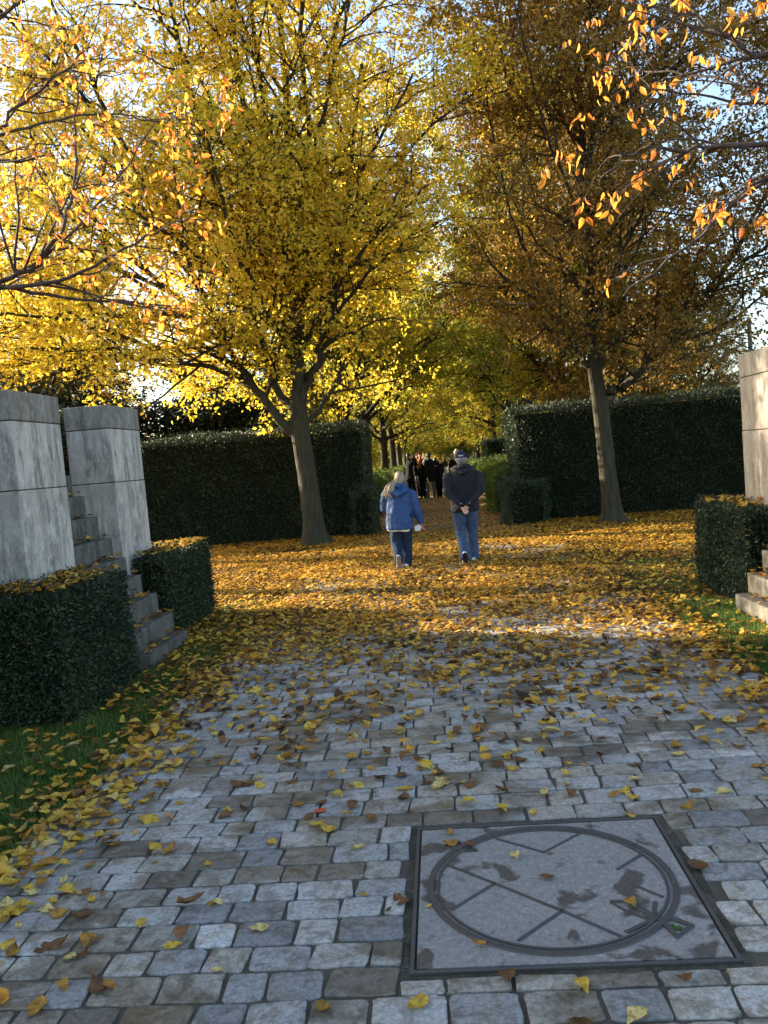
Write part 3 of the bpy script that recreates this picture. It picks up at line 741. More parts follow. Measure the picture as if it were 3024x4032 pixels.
def main_right():
    root = empty('hornbeam_tree', (3.43, 17.0, 0))
    tag(root, 'bronze brown leaved hornbeam with slender leaning trunk before the right tall hedge', 'tree')
    P = [dict(HB[0], per_m=2.7), dict(HB[1], per_m=3.9), dict(HB[2], per_m=6.0, leaves=13)]
    g = Grower(202, P)
    o = np.array([3.43, 17.0, 0])
    T = lambda *a: [np.array(q) - o for q in a]
    flare_trunk(g, T((3.44, 17, -.05), (3.43, 17, .25), (3.38, 17, 1.2), (3.33, 17, 2.3), (3.24, 17, 3.3)), [.20, .185, .165, .16, .13])
    lim = [
        ([(3.25, 17, 3.1), (3.30, 17, 4.9), (3.32, 17, 7.8), (3.28, 17, 10.2), (3.3, 17, 12.4)], .12, .03),
        ([(3.34, 17, 2.62), (3.75, 16.95, 2.68), (4.2, 16.9, 3.0), (4.75, 16.8, 3.5), (5.5, 16.6, 4.3), (6.6, 16.3, 5.2), (8.0, 16, 5.9)], .095, .02),
        ([(3.30, 17, 2.8), (3.45, 17, 3.4), (3.9, 17.1, 3.75), (4.6, 17.2, 4.2), (5.8, 17.4, 4.6), (7.2, 17.6, 4.8)], .06, .014),
        ([(3.24, 17, 3.1), (2.85, 16.9, 3.55), (2.4, 16.8, 4.4), (1.95, 16.7, 5.6), (1.6, 16.6, 7.2), (1.4, 16.5, 9.2)], .075, .016),
        ([(3.30, 17, 5.8), (3.9, 16.9, 7.2), (4.6, 16.8, 8.4), (5.6, 16.7, 9.9), (6.4, 16.6, 11.2)], .075, .016),
        ([(3.31, 17, 6.8), (3.8, 17.1, 8.8), (4.1, 17.2, 11)], .05, .014),
        ([(3.28, 17, 4.4), (2.7, 17.2, 5.6), (2.2, 17.4, 7.4), (1.9, 17.5, 9.8)], .06, .014),
        ([(3.30, 17, 5.0), (2.9, 16.2, 6.2), (2.3, 15.4, 7.6), (1.9, 14.8, 9.2)], .05, .012),
        ([(3.27, 17, 4.0), (3.6, 16.0, 4.9), (4.0, 15.0, 5.9), (4.3, 14.2, 7.4)], .05, .012),
        ([(4.75, 16.8, 3.5), (5.5, 16.2, 3.6), (6.4, 15.8, 4.2), (7.4, 15.4, 4.5)], .04, .010),
        ([(5.5, 16.6, 4.3), (6.2, 16.2, 5.6), (7.0, 15.9, 7.2), (7.6, 15.6, 9)], .05, .012),
        ([(4.6, 16.8, 8.4), (5.8, 16.4, 8.9), (7.0, 16, 9.2), (8.2, 15.6, 9.3)], .04, .010),
        ([(3.3, 17, 5.4), (4.4, 16.6, 6.3), (5.6, 16.2, 6.9), (7.0, 15.8, 7.2)], .045, .010),
        ([(3.3, 17, 8.0), (2.7, 16.4, 9.4), (2.2, 16, 11)], .04, .010),
        ([(3.3, 17, 7.2), (4.3, 16.4, 8.2), (5.2, 15.9, 8.6), (6.4, 15.5, 8.6)], .04, .010),
        ([(5.0, 16.7, 3.8), (5.9, 16.8, 4.9), (6.9, 16.9, 6.2), (7.6, 17, 7.6)], .045, .010),
        ([(3.3, 17, 9), (3.9, 16.8, 10.6), (4.8, 16.6, 12)], .04, .010),
        ([(3.3, 17, 7.4), (2.4, 17.2, 9.2), (1.6, 17.4, 10.6), (.8, 17.6, 11.8)], .045, .012),
        ([(3.3, 17, 6.6), (2.3, 16.8, 8.2), (1.4, 16.7, 9.4), (.7, 16.6, 10.2)], .04, .010),
        ([(3.3, 17, 4.6), (3.6, 18.0, 5.8), (3.9, 18.9, 7.4), (4.2, 19.6, 9)], .05, .012),
    ]
    for p, a, b in lim: g.limb(T(*p), a, b, 0, 9)
    tree_from(g, root, M['brown'], M['bark'], .082)
    print('right crown', sum(len(x) for x in g.LP))
main_left(); main_right()

def avenue_variant(seed, leafmat, barkmat, fork=2.2, H=14.5, spread=4.3, nl=22, size=.105, P=None):
    P = P or [dict(HB[0], per_m=2.5, len=(1.4, 2.7)), dict(HB[1], per_m=3.6, len=(.7, 1.4)), dict(HB[2], per_m=5.0, leaves=11, scat=.06)]
    g = Grower(seed, P); rg = g.rg
    flare_trunk(g, [np.array(q) for q in ((0, 0, -.05), (0, 0, .25), (.03, .02, 1.2), (.0, .04, fork), (-.03, .02, fork + 1.0))], [.24, .225, .20, .19, .15], 14)
    g.limb([np.array(q) for q in ((-.02, .03, fork + .8), (.05, 0, H * .4), (0, .1, H * .7), (.1, 0, H))], .14, .03, 0, 8)
    for i in range(nl):
        a = i * 2.4 + rg.uniform(-.4, .4); z = fork - .1 + (i / nl) ** 1.2 * H * .5
        sp = spread * rg.uniform(.65, 1.1) * (1 - .35 * i / nl); top = z + rg.uniform(.7, 4.8) * (1 - .2 * i / nl)
        c, s_ = math.cos(a), math.sin(a)
        g.limb([np.array(q) for q in ((c * .1, s_ * .1, z), (c * sp * .3, s_ * sp * .3, z + .55 * (top - z) * .5), (c * sp * .65, s_ * sp * .65, z + (top - z) * .62), (c * sp, s_ * sp, top))], .10, .018, 0, 7)
    P_, D_ = g.leaves()
    V, F = leaf_tris(P_, D_, size, rg, .45, .62, .22)
    print('variant', len(P_))
    return (np_mesh('crown', V, F, [leafmat]), g.trunk.mesh('trunk', barkmat), g.twig.mesh('twigs', barkmat))

VA = [avenue_variant(301, M['avenue'], M['bark_dark'], 2.6), avenue_variant(302, M['avenue'], M['bark_dark'], 2.9, 15, 4.1)]
def place_tree(name, var, x, y, rz, sc, label, group, leafmat=None):
    root = empty(name, (x, y, 0), rz); root.scale = (sc[0], sc[0], sc[1])
    tag(root, label, 'tree', group)
    for nm, me in zip(('crown', 'trunk', 'twigs'), var):
        o = link(bpy.data.objects.new(nm, me), root)
        if leafmat and nm == 'crown':
            o.material_slots[0].link = 'OBJECT'; o.material_slots[0].material = leafmat
    return root
ORD = ['second', 'third', 'fourth', 'fifth', 'sixth', 'seventh', 'eighth', 'ninth']
GA = 'avenue hornbeams in two rows'
for i, (x, y) in enumerate([(-2.85, 26), (-2.9, 34.5), (-2.75, 43), (-2.8, 52), (-2.8, 62), (-2.8, 73)]):
    place_tree('avenue_tree', VA[i % 2], x, y, i * 1.9 + .3, (1.0, 1.0), f'dark trunked yellow green tree, {ORD[i]} from the front in the left avenue row', GA)
for i, (x, y) in enumerate([(3.7, 24), (3.5, 31), (3.5, 40), (3.4, 49), (3.3, 58), (3.3, 69)]):
    place_tree('avenue_tree', VA[(i + 1) % 2], x, y, i * 2.3 + 1.1, ([.68, .74, .8, .9, 1, 1][i], 1.02), f'dark trunked olive yellow tree, {ORD[i]} from the front in the right avenue row', GA)
# mixed trees closing the far end of the avenue
for i, (x, y, s, lm, d) in enumerate([(-1.2, 88, 1.0, 'green', 'yellow green tree closing the left half of the far end of the avenue'),
                                      (3.2, 94, 1.1, 'green', 'green tree closing the right half of the far end of the avenue'),
                                      (-7.5, 80, 1.1, 'avenue', 'golden tree showing above the left row at the far end of the avenue')]):
    place_tree('far_tree', VA[i % 2], x, y, i * 1.3, (s * 1.2, s), d, 'trees at the end of the avenue', M[lm])
# trees beyond the hedges, each side
for i, (x, y, s, lm, d) in enumerate([
                                      
                                      (-12.5, 27.5, .8, 'yellow', 'golden tree left behind the evergreens, over the nearest pillar'),
                                      (5.0, 22.8, .62, 'brown', 'low bronze tree just behind the right tall hedge, beyond the slender trunk'),
                                      (9.4, 30, .5, 'brown', 'small bronze tree far behind the right tall hedge toward the metal post')]):
    place_tree('garden_tree', VA[(i + 1) % 2], x, y, i * 2.1 + .5, (s, s), d, 'garden trees beyond the tall hedges', M[lm])
# leafy shrubs filling in under the trees
SH = [dict(HB[0], per_m=3.5, t0=.05, ang=(30, 85), len=(.8, 1.6)), dict(HB[1], per_m=4.4, len=(.5, .9)), dict(HB[2], per_m=6, leaves=10, scat=.08)]
VS = avenue_variant(601, M['green'], M['bark_dark'], .25, 3.6, 2.2, 12, .10, SH)
SPOT = [(-7.4, 31), (-7.2, 39), (-6.0, 46), (-5.6, 57), (-5, 70), (7.4, 30), (7.2, 38), (6.8, 46), (6.0, 55), (5.6, 68), (-2.6, 84), (.2, 86), (2.6, 85), (5.4, 82)]
SIDE = ['first', 'second', 'third', 'fourth', 'fifth']
for i, (x, y) in enumerate(SPOT):
    d = f'green shrub, {SIDE[i % 5]} back under the trees on the left side of the avenue' if i < 5 else (f'green shrub, {SIDE[i % 5]} back under the trees on the right side of the avenue' if i < 10 else f'shrub closing the far end of the avenue, {SIDE[i - 10]} from the left')
    place_tree('shrub', VS, x, y, i * 1.7, (1.15, 1.0 + .12 * (i % 3)), d, 'shrubs under the avenue trees', [M['green'], M['avenue']][i % 2])
TS = avenue_variant(701, M['yellow'], M['bark_dark'], 7.4, 12.5, 2.6, 9, .10)
for i, (x, y, d) in enumerate([(-15.5, 19.2, 'tall clear stemmed tree outside the view, nearer the tall hedge'), (-13.5, 15.2, 'tall clear stemmed tree outside the view, nearer the stone pillars')]):
    place_tree('garden_tree', TS, x, y, i * 2.0, (1, 1), d, 'tall clear stemmed trees left of the view')
# dark evergreens behind the left tall hedge
YW = [dict(HB[0], per_m=2.8, t0=.1, ang=(55, 90), len=(1.4, 2.6), trop=-.02), dict(HB[1], per_m=3.6, len=(.7, 1.3), trop=-.05), dict(HB[2], per_m=5.0, leaves=11, scat=.1, droop=-.3)]
VY = avenue_variant(401, M['yewtree'], M['bark_dark'], 1.6, 8.5, 2.9, 17, .13, YW)
for i, (x, y, s, d) in enumerate([(-6.6, 24.5, .78, 'dark evergreen rising behind the left tall hedge beside the golden hornbeam'),
                                  (-10.6, 23.0, .82, 'dark evergreen behind the left tall hedge, above the lichen stained pillar'),
                                  (-14.5, 27, .9, 'dark evergreen behind the left tall hedge, partly hidden by the nearest pillar')]):
    place_tree('evergreen_tree', VY, x, y, i * 2.2, (s * 1.25, s * .72), d, 'dark evergreens behind the left hedge')

# ------------------------------------------------------------------ cherry branches (foreground)
def cherry_leaves(P, D, size, rg):
    """longer, drooping, folded leaves: 8 triangles each"""
    n = len(P)
    d = D + rg.normal(0, .35, (n, 3)); d /= np.linalg.norm(d, axis=1, keepdims=True)
    a = rg.normal(0, 1, (n, 3)); s = np.cross(d, a); s /= np.linalg.norm(s, axis=1, keepdims=True)
    up = np.cross(s, d)
    sz = (rg.uniform(.5, 1.2, n) * size)[:, None]; cv = rg.uniform(-.5, .2, n)[:, None]
    st = P; rows = []
    for (t, wd) in ((.12, 0), (.32, .16), (.55, .195), (.8, .115), (1.0, 0)):
        c = st + d * sz * t + up * sz * cv * t * t
        rows.append((c, c + s * sz * wd + up * sz * wd * .45, c - s * sz * wd + up * sz * wd * .45))
    V = np.stack([rows[0][0], rows[1][0], rows[1][1], rows[1][2], rows[2][0], rows[2][1], rows[2][2], rows[3][0], rows[3][1], rows[3][2], rows[4][0]], 1).reshape(-1, 3)
    T = np.array([[0, 1, 2], [0, 3, 1], [1, 4, 5], [1, 5, 2], [3, 6, 4], [3, 4, 1], [4, 7, 8], [4, 8, 5], [6, 9, 7], [6, 7, 4], [7, 10, 8], [9, 10, 7]])
    F = (np.arange(n)[:, None, None] * 11 + T[None]).reshape(-1, 3)
    return V, F

def cherry(loc, label, trunk_pts, limbs, seed, P, size):
    root = empty('cherry_tree', loc); tag(root, label, 'tree', 'cherry trees framing the path')
    o = np.array(loc)
    g = Grower(seed, P)
    T = lambda a: [np.array(q) - o for q in a]
    flare_trunk(g, T(trunk_pts), [.14, .13, .115, .10], 14)
    for p, a, b in limbs: g.limb(T(p), a, b, 0, 8)
    Pp, D = g.leaves()
    V, F = cherry_leaves(Pp, D, size, g.rg)
    np_obj('crown', V, F, [M['cherry']], root)
    if g.twig.V:
        g.trunk.Q += [q + g.trunk.n for q in g.twig.Q]; g.trunk.V += g.twig.V
    link(bpy.data.objects.new('trunk', g.trunk.mesh('trunk', M['bark_cherry'])), root)
    print('cherry', len(Pp))
CP = [dict(per_m=4.8, t0=.2, ang=(25, 60), flat=.1, len=(.5, 1.1), r=.012, wob=.10, trop=.03),
      dict(per_m=6.5, t0=.15, ang=(25, 60), flat=.1, len=(.22, .5), r=.0035, wob=.14, trop=-.02, leaves=5, droop=-.75, scat=.03)]
cherry((-4.3, 4.9, 0), 'cherry tree with orange leaves reaching in over the shaded pillars',
       [(-4.3, 4.9, 0), (-4.3, 4.9, .4), (-4.25, 4.95, 1.2), (-4.1, 5.0, 2.0)],
       [([(-4.1, 5, 1.95), (-3.5, 5.3, 2.7), (-2.95, 5.5, 3.02), (-2.55, 5.5, 3.16), (-2.32, 5.5, 3.45), (-2.22, 5.5, 3.84), (-2.2, 5.55, 4.35)], .030, .005),
        ([(-2.95, 5.5, 3.02), (-2.45, 5.5, 3.02), (-2.05, 5.5, 3.15), (-1.70, 5.5, 3.30)], .018, .006),
        ([(-2.9, 5.5, 3.05), (-2.5, 5.7, 2.95), (-2.1, 5.9, 2.92), (-1.8, 6.1, 2.9)], .016, .005),
        ([(-4.1, 5, 1.95), (-3.6, 5.2, 3.2), (-2.95, 5.45, 3.85), (-2.55, 5.5, 4.2), (-2.1, 5.6, 4.55)], .028, .005),
        ([(-3.7, 5.15, 2.95), (-3.5, 5.5, 4.0), (-2.9, 5.7, 4.75), (-2.3, 5.8, 5.15), (-1.8, 5.9, 5.3)], .026, .005),
        ([(-4.1, 5, 1.95), (-4.3, 5.0, 3.2), (-4.0, 5.1, 4.4), (-3.4, 5.2, 5.4)], .05, .012),
        ([(-4.2, 5, 2.4), (-4.9, 5.2, 3.2), (-5.6, 5.4, 4.0)], .045, .012),
        ([(-2.95, 5.45, 3.85), (-2.6, 5.3, 3.75), (-2.25, 5.2, 3.72)], .014, .005),
        ([(-2.55, 5.5, 3.16), (-2.3, 5.6, 3.4), (-2.0, 5.7, 3.75), (-1.75, 5.75, 4.1)], .012, .004),
        ([(-2.75, 5.5, 4.0), (-2.4, 5.6, 4.1), (-2.05, 5.7, 4.15), (-1.75, 5.8, 4.1)], .012, .004)], 501, CP, .072)
CP2 = [dict(per_m=4.4, t0=.15, ang=(20, 50), flat=.1, len=(.35, .8), r=.009, wob=.10, trop=-.05),
       dict(per_m=5.0, t0=.3, ang=(20, 50), flat=.1, len=(.16, .36), r=.0035, wob=.12, trop=-.10, leaves=4, droop=-1.3, scat=.012)]
cherry((4.1, 3.7, 0), 'cherry tree whose bare drooping twigs carry sparse orange leaves before the bronze tree',
       [(4.1, 3.7, 0), (4.1, 3.7, .4), (4.05, 3.75, 1.3), (3.9, 3.8, 2.1)],
       [([(3.9, 3.8, 2.05), (3.3, 4.1, 2.95), (2.5, 4.35, 3.16), (1.70, 4.5, 3.10), (1.40, 4.5, 3.12), (1.12, 4.5, 3.13), (.95, 4.5, 2.98)], .03, .0035),
        ([(3.0, 4.2, 3.05), (2.3, 4.4, 3.05), (1.81, 4.5, 2.93), (1.37, 4.5, 2.62), (1.04, 4.5, 2.40)], .02, .004),
        ([(3.9, 3.8, 2.05), (3.2, 4.1, 3.2), (2.3, 4.4, 3.55), (1.84, 4.5, 3.52), (1.62, 4.5, 3.66), (1.42, 4.5, 3.80), (1.1, 4.5, 3.86)], .03, .004),
        ([(3.2, 4.1, 3.2), (2.4, 4.4, 3.9), (1.8, 4.5, 4.1), (1.2, 4.6, 4.1)], .03, .005),
        ([(2.6, 4.3, 3.1), (2.0, 4.6, 3.35), (1.6, 4.8, 3.6), (1.3, 5.0, 3.75)], .012, .004),
        ([(2.3, 4.4, 3.55), (1.9, 4.5, 3.32), (1.55, 4.5, 3.36), (1.2, 4.5, 3.46)], .012, .004),
        ([(3.9, 3.8, 2.05), (4.2, 3.9, 3.2), (4.4, 4.1, 4.3)], .05, .012)], 502, CP2, .067)

# ------------------------------------------------------------------ small fixtures
bm = bmesh.new()
bmesh.ops.create_cone(bm, cap_ends=True, segments=16, radius1=.055, radius2=.05, depth=4.2, matrix=Matrix.Translation((0, 0, 2.1)))
bmesh.ops.create_cone(bm, cap_ends=True, segments=16, radius1=.12, radius2=.11, depth=.5, matrix=Matrix.Translation((0, 0, .25)))
p = bm_obj('lamp_post', bm, M['post'], None, False); p.location = (7.42, 19.95, 0)
tag(p, 'plain grey metal post rising behind the sunlit cream pillar', 'post')
root = empty('wooden_stump', (1.58, 19.95, 0)); tag(root, 'short dark wooden stump at the foot of the sunny box hedge', 'stump')
bm = bmesh.new()
r = bmesh.ops.create_cone(bm, cap_ends=True, segments=18, radius1=.17, radius2=.145, depth=.46, matrix=Matrix.Translation((0, 0, .23)))
for v in bm.verts: v.co.x *= 1 + .08 * math.sin(3 * math.atan2(v.co.y, v.co.x)); v.co.z += random.gauss(0, .008) if v.co.z > .3 else 0
bm_obj('stump_body', bm, M['wood'], root)
bm = bmesh.new()
bmesh.ops.create_cone(bm, cap_ends=True, segments=18, radius1=.15, radius2=.135, depth=.02, matrix=Matrix.Translation((0, 0, .475)))
bm_obj('stump_top', bm, M['wood'], root)


# ------------------------------------------------------------------ people
def loft(bm, pts, rads, n=14, ref=(1, 0, 0), caps=True):
    """closed tube with elliptical sections; rads = [(side, depth)]"""
    pts = [Vector(p) for p in pts]; rads = [(r, r) if isinstance(r, (int, float)) else r for r in rads]
    m = len(pts)
    ts = []
    for i in range(m):
        t = pts[min(i + 1, m - 1)] - pts[max(i - 1, 0)]; t.normalize(); ts.append(t)
    P, Q, T_ = list(pts), list(rads), list(ts)
    if caps:
        for end in (0, -1):
            r = min(Q[end]); sg = -1 if end == 0 else 1
            p1 = P[end] + T_[end] * sg * r * .5; q1 = (Q[end][0] * .82, Q[end][1] * .82)
            p2 = P[end] + T_[end] * sg * r * .85; q2 = (Q[end][0] * .45, Q[end][1] * .45)
            if end == 0: P = [p2, p1] + P; Q = [q2, q1] + Q; T_ = [T_[0]] * 2 + T_
            else: P = P + [p1, p2]; Q = Q + [q1, q2]; T_ = T_ + [T_[-1]] * 2
    rings = []
    for p, q, t in zip(P, Q, T_):
        rf = Vector(ref); s = rf - t * rf.dot(t)
        if s.length < .2: rf = Vector((0, 1, 0)); s = rf - t * rf.dot(t)
        s.normalize(); d = t.cross(s)
        rings.append([bm.verts.new(p + s * math.cos(a) * q[0] + d * math.sin(a) * q[1]) for a in [2 * math.pi * k / n for k in range(n)]])
    for a, b in zip(rings, rings[1:]):
        for k in range(n): bm.faces.new((a[k], a[(k + 1) % n], b[(k + 1) % n], b[k]))
    bm.faces.new(rings[0][::-1]); bm.faces.new(rings[-1])

FOLD = bpy.data.textures.new('cloth_folds', 'CLOUDS'); FOLD.noise_scale = .085; FOLD.noise_depth = 1
def fuse(name, bm, mat, parent, voxel=.012, sm=4, fold=0.0):
    """grow one continuous skin over overlapping lofts"""
    bmesh.ops.recalc_face_normals(bm, faces=bm.faces[:])
    me = bpy.data.meshes.new('raw'); bm.to_mesh(me); bm.free()
    t = bpy.data.objects.new('raw', me); col.objects.link(t)
    a = t.modifiers.new('r', 'REMESH'); a.mode = 'VOXEL'; a.voxel_size = voxel
    b = t.modifiers.new('s', 'SMOOTH'); b.iterations = sm; b.factor = .5
    if fold:
        d = t.modifiers.new('d', 'DISPLACE'); d.texture = FOLD; d.strength = fold; d.mid_level = .5; d.texture_coords = 'LOCAL'
    bpy.context.view_layer.update()
    ev = t.evaluated_get(bpy.context.evaluated_depsgraph_get())
    out = bpy.data.meshes.new_from_object(ev)
    out.name = name; out.materials.clear(); out.materials.append(mat)
    for p in out.polygons: p.use_smooth = True
    bpy.data.objects.remove(t); bpy.data.meshes.remove(me)
    return link(bpy.data.objects.new(name, out), parent)

def hand(bm, wr, d, side, curl=.5, s=1.0, thumb=1):
    """palm, four fingers of their own length bent at two joints, and a thumb off the side"""
    wr = Vector(wr); d = Vector(d).normalized(); side = Vector(side); side = (side - d * side.dot(d)).normalized()
    nrm = d.cross(side).normalized()          # fingers curl towards nrm
    loft(bm, [wr - d * .02, wr + d * .03 * s, wr + d * .085 * s], [(.026 * s, .020 * s), (.036 * s, .017 * s), (.040 * s, .014 * s)], 10, side)
    for k, (o, l) in enumerate(((-.030, .066), (-.010, .076), (.010, .072), (.029, .056))):
        b = wr + d * .084 * s + side * o * s
        l *= s
        c1, c2 = curl * .8, curl * 1.7
        p1 = b + (d * math.cos(c1) + nrm * math.sin(c1) + side * o * .8) * l * .5
        p2 = p1 + (d * math.cos(c2) + nrm * math.sin(c2)) * l * .5
        loft(bm, [b - d * .02 * s, b, p1, p2], [.0095 * s, .009 * s, .0085 * s, .007 * s], 8, side)
    b = wr + d * .030 * s + side * .032 * s * thumb
    dd = (d * .75 + side * .75 * thumb + nrm * .25).normalized()
    p1 = b + dd * .036 * s; p2 = p1 + (dd * .6 + d * .6 + nrm * .3).normalized() * .03 * s
    loft(bm, [b - dd * .02 * s, b, p1, p2], [.013 * s, .012 * s, .0105 * s, .008 * s], 8, side)

def head(bm, c, fwd, tilt=0.0, s=1.0):
    """skull, jaw, nose, ears and neck stump; c = centre, fwd = facing direction"""
    c = Vector(c); f = Vector(fwd).normalized(); x = f.cross(Vector((0, 0, 1))).normalized(); u = x.cross(f).normalized()
    W_ = lambda a, b, e: c + x * a * s + f * b * s + u * e * s
    loft(bm, [W_(0, .0, -.10), W_(0, .012, -.05), W_(0, .0, .0), W_(0, -.008, .05), W_(0, -.01, .095)],
         [(.046 * s, .062 * s), (.062 * s, .084 * s), (.072 * s, .094 * s), (.072 * s, .092 * s), (.045 * s, .060 * s)], 16, x)
    loft(bm, [W_(0, .085, .012), W_(0, .104, -.022), W_(0, .098, -.032)], [.009 * s, .014 * s, .012 * s], 8, x)     # nose
    loft(bm, [W_(-.02, .084, -.062), W_(.02, .084, -.062)], [.007 * s, .007 * s], 8, u)                                  # lips
    for k in (-1, 1):
        loft(bm, [W_(k * .073, -.012, -.028), W_(k * .080, -.018, .004), W_(k * .077, -.018, .026)], [(.007 * s, .014 * s), (.009 * s, .019 * s), (.006 * s, .012 * s)], 8, x)
    return W_

def shoe(parent, ankle, fwd, up, upper, sole, ln=.27):
    """ankle joint, toe direction and the foot's own up; upper and sole are separate pieces"""
    a = Vector(ankle); f = Vector(fwd).normalized(); u = Vector(up); u = (u - f * u.dot(f)).normalized(); x = f.cross(u)
    pt = lambda y, z: a + f * y + u * z
    bm = bmesh.new()
    loft(bm, [pt(-.055, -.045), pt(.0, -.038), pt(.07, -.048), pt(ln * .48, -.056), pt(ln * .66, -.062)],
         [(.030, .032), (.035, .040), (.042, .036), (.046, .026), (.034, .018)], 12, x)
    loft(bm, [pt(-.005, -.05), pt(.004, .02)], [(.032, .038), (.030, .034)], 10, x)
    so_ = fuse('shoe', bm, upper, parent, .009, 3)
    bm = bmesh.new()
    loft(bm, [pt(-.075, -.082), pt(-.02, -.082), pt(.06, -.084), pt(ln * .5, -.085), pt(ln * .70, -.081)],
         [(.030, .011), (.037, .012), (.038, .010), (.047, .010), (.030, .009)], 12, x)
    fuse('sole', bm, sole, so_, .007, 2)

def limb_rads(*r): return list(r)

def body(parent_loc, rz, J, label, cat='person', group=None, skin=None, hands=True, vox=.011, facedir=(0, 1, 0), hs=1.0):
    """one continuous body mesh: legs, torso, arms, hands, neck and head"""
    bm = bmesh.new()
    hp = Vector(J['hip']); ch = Vector(J['chest']); nk = Vector(J['neck'])
    loft(bm, [hp - Vector((0, 0, .06)), hp, (hp + ch) / 2, ch, ch + (nk - ch) * .75], [(.13, .09), (.15, .10), (.13, .09), (.16, .10), (.09, .07)], 16)
    loft(bm, [nk - (Vector(J['head']) - nk) * .3, nk, Vector(J['head']) - Vector((0, 0, .05))], [.058, .052, .052], 12)
    head(bm, J['head'], facedir, 0, hs)
    for k in (0, 1):
        h, kn, an = Vector(J['hips'][k]), Vector(J['knee'][k]), Vector(J['ankle'][k])
        loft(bm, [h, h * .5 + kn * .5, kn, kn * .55 + an * .45, an], [.075, .065, .05, .048, .035], 12)
        s_, e, wr = Vector(J['sh'][k]), Vector(J['el'][k]), Vector(J['wr'][k])
        s1 = Vector((s_.x * .78, s_.y, s_.z - .05))
        loft(bm, [ch + (s_ - ch) * .3 - Vector((0, 0, .03)), s1, s_ + (e - s_) * .2, e, wr], [.042, .042, .042, .036, .027], 12)
        if hands:
            hd = J.get('hand', [None, None])[k]
            if hd is None: d = (wr - e).normalized(); hd = (d, Vector((0, 1, 0)), .45, 1)
            hand(bm, wr, *hd[:3], hs, hd[3])
    o = fuse('person', bm, skin or M['skin'], None, vox, 3)
    o.location = parent_loc; o.rotation_euler = (0, 0, rz)
    return tag(o, label, cat, group)

def sleeve_jacket(parent, J, mat, prof, arm=(.068, .064, .055, .048), name='jacket', fold=.02, hood=False, vox=.013):
    """prof: list of (z, half width, half depth, y, x) from hem to collar"""
    bm = bmesh.new()
    loft(bm, [(q[4], q[3], q[0]) for q in prof], [(q[1], q[2]) for q in prof], 20, caps=False)
    ch = Vector(J['chest'])
    for k in (0, 1):
        s_, e, wr = Vector(J['sh'][k]), Vector(J['el'][k]), Vector(J['wr'][k])
        sx = Vector((s_.x * .45, s_.y, s_.z - .02)); s1 = Vector((s_.x * .86, s_.y, s_.z - .025)); s2 = s_ + (e - s_) * .16 + Vector((s_.x * .06, 0, 0))
        loft(bm, [sx, s1, s2, s_ + (e - s_) * .5 + Vector((s_.x * .05, 0, 0)), e, (e + wr) / 2, wr], [arm[0] * .86, arm[0] * .9, arm[0] * 1.0, arm[1] * 1.03, arm[1] * .98, arm[2], arm[3]], 14)
    return fuse(name, bm, mat, parent, vox, 8, fold)

def trousers(parent, J, mat, waist=.17, thigh=.092, knee=.07, hem=.066, fold=.018, name='trousers', vox=.011):
    bm = bmesh.new()
    hp = Vector(J['hip'])
    loft(bm, [hp - Vector((0, 0, .08)), hp + Vector((0, 0, .04)), hp + Vector((0, 0, .12))], [(waist * .95, .125), (waist, .12), (waist * .92, .11)], 18)
    for k in (0, 1):
        h, kn, an = Vector(J['hips'][k]), Vector(J['knee'][k]), Vector(J['ankle'][k])
        an2 = an + (an - kn).normalized() * .03
        loft(bm, [h, h * .5 + kn * .5, kn, kn * .5 + an * .5, an2], [thigh, (thigh + knee) * .52, knee, (knee + hem) * .5, hem], 14)
    return fuse(name, bm, mat, parent, vox, 3, fold)

M['navy'] = cloth_mat('navy_coat_cloth', (.008, .0085, .014), .7, .3, 14, .3)
M['denim'] = cloth_mat('faded_denim', (.038, .066, .135), .9, .35, 26, .15, (.085, .13, .23))
M['denim_dark'] = cloth_mat('dark_denim', (.012, .02, .045), .9, .3, 26, .15, (.03, .05, .10))
M['blue'] = cloth_mat('blue_waxed_cotton', (.024, .066, .185), .6, .2, 14, .35)
M['black'] = cloth_mat('black_wool', (.008, .008, .009), .9, .3, 30, .15)
M['charcoal'] = cloth_mat('charcoal_cloth', (.03, .03, .034), .85, .3, 25, .2)
M['greyjean'] = cloth_mat('grey_denim', (.10, .125, .155), .9, .3, 25, .15)
M['white'] = cloth_mat('white_cotton', (.70, .70, .70), .8, .08, 20, .2)
M['offwhite'] = cloth_mat('worn_white_canvas', (.60, .58, .55), .75, .12, 30, .25)
M['rubber'] = simple('dark_rubber', (.02, .02, .02), .6, .3)
M['tanrubber'] = simple('tan_rubber', (.22, .16, .11), .7, .3)
def hair_mat(name, a, b):
    m, nt, out = new_mat(name)
    n = noise(nt, mapping(nt, coords(nt), (60, 60, 7)), 2.0, 5, .7)
    principled(nt, out, mix(nt, ramp(nt, n, [(.35, (0, 0, 0)), (.65, (1, 1, 1))]), a, b), .45, .4, n, .9, .01)
    return m
M['hair_grey'] = hair_mat('grey_hair', (.10, .097, .092), (.30, .29, .28))
M['hair_blond'] = hair_mat('blond_brown_hair', (.16, .10, .055), (.48, .37, .24))
M['hair_dark'] = simple('dark_hair', (.018, .013, .010), .5, .4, 0, .3, 90)
M['hair_pale'] = simple('pale_blond_hair', (.62, .50, .30), .5, .4, 0, .2, 90)
M['capcloth'] = cloth_mat('navy_cap_cloth', (.018, .020, .055), .8, .25, 40)
M['orange'] = cloth_mat('rust_orange_knit', (.36, .10, .025), .9, .3, 40)
M['scarf'] = cloth_mat('taupe_scarf', (.14, .115, .085), .9, .3, 45)
M['fur'] = cloth_mat('grey_fleece', (.45, .44, .46), .9, .25, 60)
M['paper'] = simple('white_paper', (.78, .79, .82), .6, .3, 0, .03)
M['linen'] = cloth_mat('cream_linen', (.55, .48, .42), .85, .15, 25)
